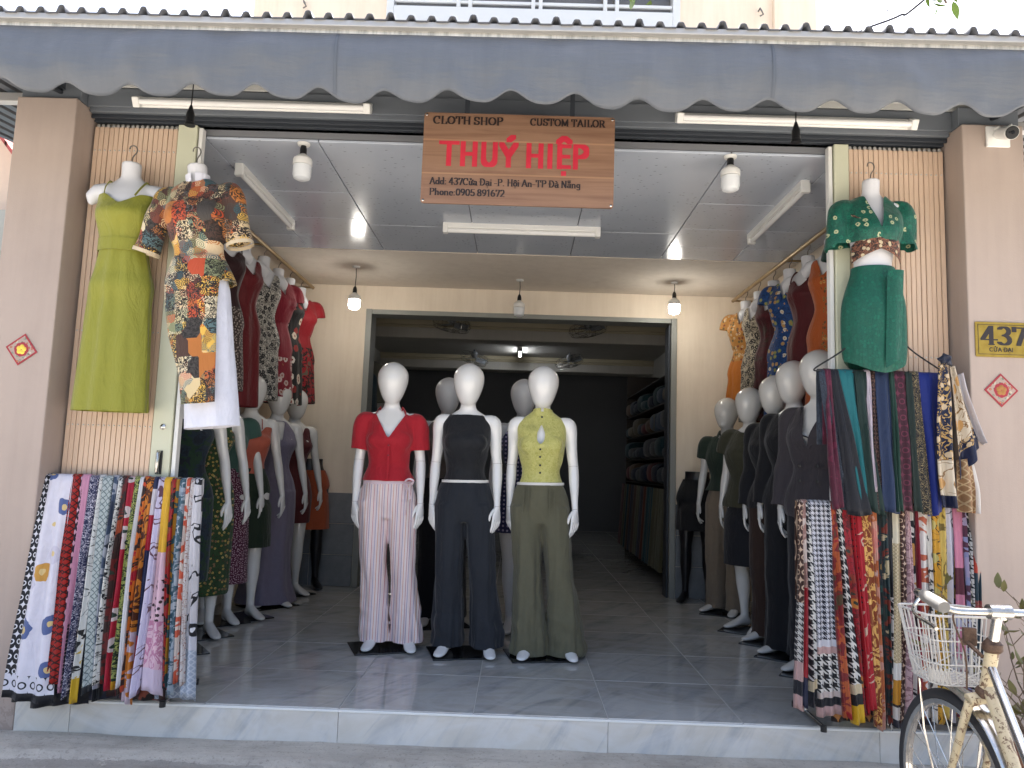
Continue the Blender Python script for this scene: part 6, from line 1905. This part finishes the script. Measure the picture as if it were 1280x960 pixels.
for i, (yy, z, hx_, lb) in enumerate(((7.35, 2.30, '7a7a34', 'olive yellow garment hanging high just inside the doorway'), (7.7, 2.2, '3a4a55', 'slate garment hanging just inside the doorway'), (8.1, 2.35, '6a6a60', 'grey garment hanging just inside the doorway'), (7.5, 1.75, '1c2430', 'dark navy garment hanging lower just inside the doorway'))):
    t = thing('hanging_garment', lb, 'garment', (-1.62, yy, z))
    wear(t, 'garment', skirt_mesh([(0, 0, 0, .05, .04), (-.06, 0, 0, .14, .06), (-.2, 0, 0, .15, .08), (-.45, 0, 0, .16, .08)], 5, .02, i + 2, 20, 40, 'garment'), cloth(hx_, 'Object', name='inner_garment_%d' % i))
    put('hook', hook_mesh(), t)
    MB().tube([(0, 0, .008), (-.6, 0, .008)], .008, 6).build('wall_arm', M_CHROME, t)
tb = thing('cutting_table', 'dim wooden table deep inside the shop', 'table', (-.05, 10.2, FZ))
MB().span((-.7, -.4, .74), (.7, .4, .78)).build('table_top', M_SHELF, tb, False, .004)
for sx in (-1, 1):
    for sy in (-1, 1):
        MB().box((sx * .64, sy * .34, .37), (.06, .06, .738)).build('leg', M_SHELF, tb, False, .004)

# ================================================================ BICYCLE
M_CREAMP = mat('cream_chipped_paint', lambda g: g.mix(g.m('MULTIPLY', g.gt(g.noise(g.vec('Object'), 30.0, 7.0, .76, .8), .555), .9), 'b9ac8e', '5a3d2a'), .45)
M_RUBBER = mat('tyre_rubber', '25262a', .75, var=.2)
M_BASKET = mat('basket_wire', 'b4b2ad', .4, var=.1)
M_GRIP = mat('grip_grey', '6f6d69', .6, var=.2)
M_RUST = mat('rusty_steel', lambda g: g.ramp(g.noise(g.vec('Object'), 40.0, 5.0, .7), [(.35, '3a2a22'), (.6, '5f4a3c'), (.8, '7d7a76')]), .6, metal=.4)
hub = at(1209, 985, 2.42)
bike = thing('bicycle', 'old cream bicycle with a white wire basket parked in front of the scarves', 'bicycle', (hub.x, 2.42, -.002), R(80))
WR = .305
SP_ME = MB().tube([(0, 0, 0), (0, 0, 1)], .0014, 5).mesh('spoke', M_CHROME)
def wheel(cx, steer=0.0):
    w = bpy.data.objects.new('wheel', None)
    COL.objects.link(w)
    w.parent = bike
    w.location = (cx, 0, WR)
    w.rotation_euler[2] = steer
    N = 56
    cir = lambda r: [(r * math.cos(2 * math.pi * i / N), 0, r * math.sin(2 * math.pi * i / N)) for i in range(N)]
    MB().tube(cir(WR - .018), .018, 12, loop=True).build('tyre', M_RUBBER, w)
    rm = MB()
    prof_ = [(-.012, .0), (-.013, .014), (-.006, .016), (.006, .016), (.013, .014), (.012, 0), (.006, -.004), (-.006, -.004)]
    rs = [[((WR - .046 + b) * math.cos(q), a, (WR - .046 + b) * math.sin(q)) for a, b in prof_] for q in [2 * math.pi * i / N for i in range(N + 1)]]
    rm.rings(rs, False).build('rim', M_CHROME, w)
    MB().lathe([(.006, -.06), (.006, -.036), (.022, -.034), (.022, -.030), (.012, -.026), (.012, .026), (.022, .030), (.022, .034), (.006, .036), (.006, .06)], (0, 0, 0), 14, 'Y').build('hub', M_RUST, w)
    for i in range(28):
        q = 2 * math.pi * i / 28
        sd_ = .030 if i % 2 else -.030
        q2 = q + (.9 if (i // 2) % 2 else -.9)
        a = Vector((.02 * math.cos(q2), sd_, .02 * math.sin(q2)))
        b = Vector(((WR - .048) * math.cos(q), 0, (WR - .048) * math.sin(q)))
        s_ = put('spoke', SP_ME, w)
        d = b - a
        s_.location = a
        s_.rotation_mode = 'QUATERNION'
        s_.rotation_quaternion = d.to_track_quat('Z', 'Y')
        s_.scale = (1, 1, d.length)
    return w
STEER = R(11)
PIV = Vector((-.19, 0, 0))
wf = wheel(0, STEER)
wheel(-1.03)
Rm = Matrix.Rotation(STEER, 3, 'Z')
wq = Rm @ (Vector((0, 0, WR)) - PIV) + PIV
wf.location = wq
HX = -.20                                            # steering axis foot
def st(x, y, z):                                     # a point that turns with the fork
    return tuple(Rm @ (Vector((x, y, z)) - PIV) + PIV)
def fender(cx, a0, a1, rot, name='mudguard'):
    def f(u, v):
        q = R(a0 + (a1 - a0) * u)
        r = WR + .016 + .010 * math.sin(math.pi * v)
        p_ = Vector((r * math.cos(q), (v - .5) * .056, WR + r * math.sin(q)))
        p_ = (Rm @ (p_ - PIV) + PIV) if rot else p_
        return (p_.x + cx, p_.y, p_.z)
    o = MB().grid(f, 40, 8).build(name, M_CHROME, bike)
    sm = o.modifiers.new('t', 'SOLIDIFY'); sm.thickness = .0015
fender(0, 82, 205, True)
fender(-1.03, 25, 200, False)
# fork
fk = MB()
for s in (-1, 1):
    fk.tube([tuple(r) for r in crom([st(-.155, s * .040, .625), st(-.135, s * .048, .56), st(-.09, s * .05, .45), st(-.045, s * .05, .36), st(-.005, s * .05, WR)], 18)], [.0132 - .0003 * i for i in range(18)], 10)
fk.tube([st(-.155, -.045, .628), st(-.16, 0, .640), st(-.155, .045, .628)], .019, 10)
fk.build('fork', M_CREAMP, bike)
MB().lathe([(.022, 0), (.026, .008), (.026, .022), (.020, .03)], st(-.165, 0, .640), 14).build('lower_headset', M_RUST, bike)
MB().lathe([(.020, 0), (.027, .008), (.027, .024), (.018, .034), (.014, .04)], st(-.205, 0, .775), 14).build('upper_headset', M_RUST, bike)
MB().tube([st(-.162, 0, .64), st(-.205, 0, .785)], .0185, 14).build('head_tube', M_CREAMP, bike)
MB().tube([st(-.205, 0, .79), st(-.228, 0, .87), st(-.237, 0, .888)], .0135, 12).tube([st(-.240, -.03, .894), st(-.238, .03, .894)], .021, 12).tube([st(-.238, 0, .874), st(-.238, 0, .907)], .019, 12).build('stem', M_CHROME, bike)
# handlebar
hb_ = []
half = [(-.238, .0, .912), (-.236, .07, .910), (-.226, .13, .912), (-.215, .185, .935), (-.232, .225, .958), (-.29, .245, .962), (-.36, .252, .955)]
half = [(x, y, z - .018) for x, y, z in half]
pts = [st(x, -y, z) for x, y, z in half[::-1]] + [st(x, y, z) for x, y, z in half[1:]]
MB().tube([tuple(r) for r in crom(pts, 60)], .0112, 12).build('handlebar', M_CHROME, bike)
for s in (-1, 1):
    MB().tube([st(-.30, s * .2465, .9435), st(-.31, s * .248, .943), st(-.40, s * .256, .932), st(-.415, s * .257, .930)], [.014, .0165, .0175, .015], 14).build('grip', M_GRIP, bike)
    MB().tube([tuple(r) for r in crom([st(-.225, s * .215, .927), st(-.225, s * .235, .897), st(-.27, s * .25, .882), st(-.34, s * .258, .877), st(-.385, s * .262, .870)], 20)], .005, 8).build('brake_lever', M_CHROME, bike)
MB().tube([tuple(r) for r in crom([st(-.225, .10, .90), st(-.17, .09, .86), st(-.165, .055, .76), st(-.16, .05, .66)], 24)], .0028, 6).build('brake_rod', M_RUST, bike)
# frame
MB().tube([(-.178, 0, .67), (-.34, 0, .48), (-.60, 0, .285)], .0165, 14).build('down_tube', M_CREAMP, bike)
MB().tube([(-.196, 0, .735), (-.40, 0, .54), (-.70, 0, .40)], .012, 12).build('top_tube', M_CHROME, bike)
MB().tube([(-.60, 0, .27), (-.74, 0, .66)], .0155, 12).build('seat_tube', M_CREAMP, bike)
MB().tube([(-.735, 0, .65), (-.775, 0, .77)], .0125, 12).build('seat_post', M_CHROME, bike)
rsb = MB()
for s in (-1, 1):
    rsb.tube([(-.60, s * .03, .28), (-.8, s * .05, .29), (-1.03, s * .058, WR)], .009, 8)
    rsb.tube([(-.735, s * .02, .64), (-.85, s * .05, .52), (-1.03, s * .06, WR)], .008, 8)
rsb.build('rear_stays', M_CREAMP, bike)
rs = []
for x, w_, z0, z1 in ((-.66, .012, .80, .815), (-.70, .03, .785, .82), (-.76, .05, .775, .825), (-.83, .088, .775, .83), (-.88, .095, .78, .832), (-.91, .06, .79, .825)):
    rs.append([(x, w_ * math.cos(q), (z0 + z1) / 2 + (z1 - z0) / 2 * math.sin(q)) for q in [2 * math.pi * i / 16 for i in range(16)]])
MB().rings(rs).build('saddle', M_RUBBER, bike)
MB().lathe([(.09, -.004), (.09, .004), (.0, .005)], (-.60, -.05, .275), 24, 'Y').build('chainring', M_RUST, bike)
ck = MB()
for s, a in ((-1, R(40)), (1, R(220))):
    e = (-.60 + .165 * math.cos(a), s * .075, .275 + .165 * math.sin(a))
    ck.tube([(-.60, s * .06, .275), e], .009, 8)
    ck.box((e[0], s * .125, e[2]), (.07, .085, .022))
ck.build('cranks', M_RUST, bike)
MB().span((-.93, -.09, .62), (-1.28, .09, .632)).tube([(-1.03, .07, WR), (-1.06, .085, .62)], .005, 6).tube([(-1.03, -.07, WR), (-1.06, -.085, .62)], .005, 6).build('carrier', M_RUST, bike)
MB().tube([(-1.02, -.07, WR - .02), (-1.10, -.13, .005)], .008, 8).build('kickstand', M_CHROME, bike)
# basket: every wire is real, the whole is one woven part
bk = MB()
def bring(k, z):                                     # a rounded rectangle ring; k 0 bottom .. 1 top
    cx, lx, ly, r = .0 + .01 * k, .080 + .024 * k, .090 + .027 * k, .042
    pts = []
    for sx, sy, a0 in ((1, 1, 0), (-1, 1, 90), (-1, -1, 180), (1, -1, 270)):
        for i in range(7):
            q = R(a0 + 15 * i)
            pts.append((cx + sx * (lx - r) + r * math.cos(q), sy * (ly - r) + r * math.sin(q), z))
    return pts
B0, B1 = .648, .852
lev = [(0, B0, .0024), (.35, B0 + .06, .0022), (.62, B0 + .13, .0022), (1.0, B1, .0036)]
for k, z, r in lev:
    bk.tube([st(*p_) for p_ in bring(k, z)], r, 6, loop=True)
ra, rb = bring(0, B0), bring(1, B1)
for i in range(0, 28):
    bk.tube([st(*ra[i]), st(*[(ra[i][j] + rb[i][j]) / 2 for j in range(3)]), st(*rb[i])], .0020, 5)
    if i % 7 == 6:
        j = (i + 1) % 28
        for f_ in (.2, .4, .6, .8):
            a = tuple(ra[i][m_] * (1 - f_) + ra[j][m_] * f_ for m_ in range(3))
            b = tuple(rb[i][m_] * (1 - f_) + rb[j][m_] * f_ for m_ in range(3))
            bk.tube([st(*a), st(*b)], .0020, 5)
for i in range(9):                                   # the bottom mesh
    y_ = -.080 + .020 * i
    bk.tube([st(-.076, y_, B0), st(.076, y_, B0)], .0020, 5)
for i in range(8):
    x_ = -.07 + .020 * i
    bk.tube([st(x_, -.087, B0 + .003), st(x_, .087, B0 + .003)], .0020, 5)
for i in range(28):                                  # lower weave
    j = (i + 1) % 28
    r0, r1 = bring(0, B0), bring(.30, B0 + .052)
    bk.tube([st(*r0[i]), st(*r1[j])], .0019, 5)
    bk.tube([st(*r0[j]), st(*r1[i])], .0019, 5)
bk.build('basket', M_BASKET, bike)
MB().box(st(-.115, .01, .80), (.015, .035, .05)).tube([st(-.19, .02, .76), st(-.10, .02, .79)], .006, 6).build('basket_bracket', M_RUST, bike, False)
MB().tube([st(-.01, .055, WR), st(.0, .09, .5), st(-.0, .10, B0)], .003, 6).tube([st(-.01, -.055, WR), st(.0, -.09, .5), st(-.0, -.10, B0)], .004, 6).build('basket_stay', M_CHROME, bike)

# ================================================================ PLANT BEHIND THE BICYCLE
def leaf_mesh(l, w, m, name='leaf', bend=.2):
    pts = []
    for u, hw in ((0, .06), (.15, .6), (.4, 1.0), (.65, .85), (.88, .4), (1, .03)):
        z = -bend * l * u * u
        pts.append([(u * l, -hw * w / 2, z + .12 * w * hw), (u * l, 0, z), (u * l, hw * w / 2, z + .12 * w * hw)])
    vs = [p_ for r in pts for p_ in r]
    fs = [(i * 3 + j, i * 3 + j + 1, i * 3 + j + 4, i * 3 + j + 3) for i in range(5) for j in range(2)]
    return MB().add(vs, fs)
def scatter_leaves(mb, spots, rnd, l, w, droop=.5):
    base = leaf_mesh(l, w, None)
    for p_, d in spots:
        k = rnd.uniform(.6, 1.2)
        q = Matrix.Rotation(rnd.uniform(0, 6.28), 3, d.normalized()) if d.length > 0 else Matrix.Identity(3)
        x = (d + Vector((rnd.uniform(-1, 1), rnd.uniform(-1, 1), rnd.uniform(-1 - droop, .6))) * .9).normalized()
        y = x.cross(Vector((rnd.uniform(-.4, .4), rnd.uniform(-.4, .4), 1))).normalized()
        z = x.cross(y)
        M_ = Matrix((x, y, z)).transposed()
        mb.add([p_ + M_ @ (Vector(v) * k) for v in base.v], base.f)
def leafmat(name, a, b):
    def c(g):
        n = g.noise(g.vec('Object'), 14.0, 3.0)
        return g.mix(n, a, b)
    m_ = mat(name, c, .5, spec=.4)
    return m_
M_LEAF = leafmat('leaf_green', '3c5a22', '6f8a35')
M_LEAFD = leafmat('leaf_dull', '46552f', '7a6a3a')
M_BARK = mat('bark', '6b5a4a', .85, bump=(40.0, .5, .01))
rnd = random.Random(11)
pc = at(1275, 900, 3.15)
bush = thing('potted_shrub', 'thin twiggy shrub with sparse leaves behind the bicycle by the pillar', 'shrub', (2.06, 3.02, 0))
MB().lathe([(.0, .0), (.10, .0), (.125, .18), (.14, .20), (.14, .23), (.12, .23), (.115, .20), (.0, .20)], (0, 0, 0), 24).build('pot', mat('clay_pot', '8a5a44', .7, var=.2), bush)
tw, spots = MB(), []
for i in range(26):
    a = rnd.uniform(0, 6.28)
    l = rnd.uniform(.35, .72)
    lean = rnd.uniform(.15, .7)
    p0 = Vector((rnd.uniform(-.05, .05), rnd.uniform(-.05, .05), .2))
    d = Vector((math.cos(a) * lean, math.sin(a) * lean, 1)).normalized()
    pts = [p0 + d * (l * k / 6) + Vector((math.cos(a), math.sin(a), -.4)) * (.03 * (k / 6) ** 2) + Vector((rnd.uniform(-1, 1), rnd.uniform(-1, 1), 0)) * .010 * k for k in range(7)]
    tw.tube(pts, [.0045 - .0005 * k for k in range(7)], 5)
    for k in range(2, 7):
        if rnd.random() < .55:
            sd_ = (pts[k] - pts[k - 1]).normalized()
            q = sd_ + Vector((rnd.uniform(-1, 1), rnd.uniform(-1, 1), rnd.uniform(-.2, .6)))
            e = pts[k] + q.normalized() * rnd.uniform(.05, .14)
            tw.tube([pts[k], (pts[k] + e) / 2 + Vector((0, 0, .01)), e], [.002, .0016, .001], 4)
            for _ in range(rnd.randrange(1, 4)):
                spots.append((pts[k].lerp(e, rnd.uniform(.4, 1)), q.normalized()))
        if k < 5 and rnd.random() < .5:
            spots.append((pts[k], d))
tw.build('twigs', M_BARK, bush)
lv = MB()
scatter_leaves(lv, spots, rnd, .055, .026)
lv.build('leaves', M_LEAFD, bush, True, sharp=80)

# ================================================================ STREET TREE whose twigs hang into the top of the view
tree = thing('street_tree', 'street tree whose leafy twigs hang into view above the roof edge', 'tree', (2.9, -.3, -.012))
def branch(mb, pts, r0, r1, n=14):
    rr = crom(pts, n)
    mb.tube([tuple(q) for q in rr], [r0 + (r1 - r0) * i / (n - 1) for i in range(n)], 8)
    return [Vector(q) for q in rr]
tk = MB()
branch(tk, [(0, 0, 0), (.05, .03, 1.2), (-.03, .06, 2.6), (.06, .1, 4.2)], .13, .075)
tk.build('trunk', M_BARK, tree)
lm, spots = MB(), []
o0 = Vector(tree.location)
def twig_to(px, py, Y):
    return at(px, py, Y) - o0
tips = [(twig_to(801, -2, 2.25), 6), (twig_to(806, -10, 2.3), 8), (twig_to(1183, 4, 2.3), 7), (twig_to(1172, -6, 2.35), 8), (twig_to(1195, -4, 2.3), 8)]
for tip, n in tips:
    st0 = Vector((.0, .08, 3.6 + rnd.uniform(-.3, .3)))
    mid = st0.lerp(tip, .55) + Vector((0, 0, .55))
    pp = branch(lm, [tuple(st0), tuple(mid), tuple(tip + Vector((.04, -.06, .22))), tuple(tip)], .03, .003, 18)
    for k in range(8, 18):
        for _ in range(3 if k < 15 else 2):
            spots.append((pp[k] + Vector((rnd.gauss(0, .03), rnd.gauss(0, .03), abs(rnd.gauss(0, .02)))), (pp[k] - pp[k - 1]).normalized()))
for i in range(26):
    a = rnd.uniform(0, 6.28)
    st0 = Vector((.0, .05, rnd.uniform(2.8, 4.1)))
    l = rnd.uniform(.7, 1.5)
    e = st0 + Vector((math.cos(a) * l + .35, math.sin(a) * l - .3, rnd.uniform(.2, 1.1)))
    pp = branch(lm, [tuple(st0), tuple(st0.lerp(e, .5) + Vector((0, 0, .15))), tuple(e)], .03, .004, 12)
    for k in range(4, 12):
        for _ in range(9):
            spots.append((pp[k] + Vector((rnd.gauss(0, .13), rnd.gauss(0, .13), rnd.gauss(0, .10))), (pp[k] - pp[k - 1]).normalized()))
lm.build('limbs', M_BARK, tree)
lv = MB()
scatter_leaves(lv, spots, rnd, .055, .021, 1.0)
lv.build('crown', M_LEAF, tree, True, sharp=80)

# ================================================================ OVERHEAD CABLES
for i, (p0, p1, r, lb) in enumerate((((1082, 36), (1162, -6), .010, 'thick black cable rising from the roof into the sky'), ((1078, 33), (1130, -6), .004, 'thin cable beside the thick black one above the roof'))):
    a, b = at(p0[0], p0[1], 6.2), at(p1[0], p1[1], 6.0)
    d = (b - a)
    q = [a - d * .5, a + Vector((0, 0, -.0)), a.lerp(b, .5) + Vector((.02, 0, -.03 if i == 0 else 0)), b, b + d * 3 + Vector((0, 0, .6))]
    o = MB().tube([tuple(Vector(x) - a) for x in crom([tuple(v) for v in q], 40)], r, 6).build('cable', M_BLACK)
    o.location = a
    tag(o, lb, 'cable')

# ================================================================ NEIGHBOURING HOUSE beside the first pillar
nh = thing('neighbour_house', 'neighbouring house with a red roof edge and turquoise wall past the pillar', 'house', (-7.6, 9.0, -.14))
MB().span((-1.9, .2, 0), (1.75, 6, 4.3)).build('wall', mat('turquoise_wall', '8fb4bd', .8, var=.15), nh, False)
MB().add([(-2.0, 0.19, 4.3), (1.75, .19, 4.3), (-.1, .19, 6.6), (-2.0, 6, 4.3), (1.75, 6, 4.3), (-.1, 6, 6.6)], [(0, 1, 2), (3, 5, 4), (0, 2, 5, 3), (1, 4, 5, 2)]).build('gable', mat('gable_paint', 'd8c3ad', .8, var=.1), nh, False)
rw = MB()
for s in (-1, 1):
    for k in range(12):
        u0, u1 = k / 12, (k + 1.15) / 12
        x0, x1 = -.1 + s * 2.25 * u0, -.1 + s * 2.25 * u1
        z0, z1 = 6.68 - 2.7 * u0, 6.66 - 2.7 * u1
        o = MB().add([(x0, -.25, z0), (x1, -.25, z1 + .02), (x1, 6.2, z1 + .02), (x0, 6.2, z0), (x0, -.25, z0 + .06), (x1, -.25, z1 + .08), (x1, 6.2, z1 + .08), (x0, 6.2, z0 + .06)], [(0, 1, 2, 3), (4, 7, 6, 5), (0, 4, 5, 1), (1, 5, 6, 2), (2, 6, 7, 3), (3, 7, 4, 0)]).build('roof_course', mat('red_tile', 'a8504a', .7, var=.15), nh, False)
MB().span((.6, -.35, 3.75), (1.9, .19, 4.25)).build('balcony_edge', mat('neighbour_grey', '9a9a92', .8, var=.15), nh, False)
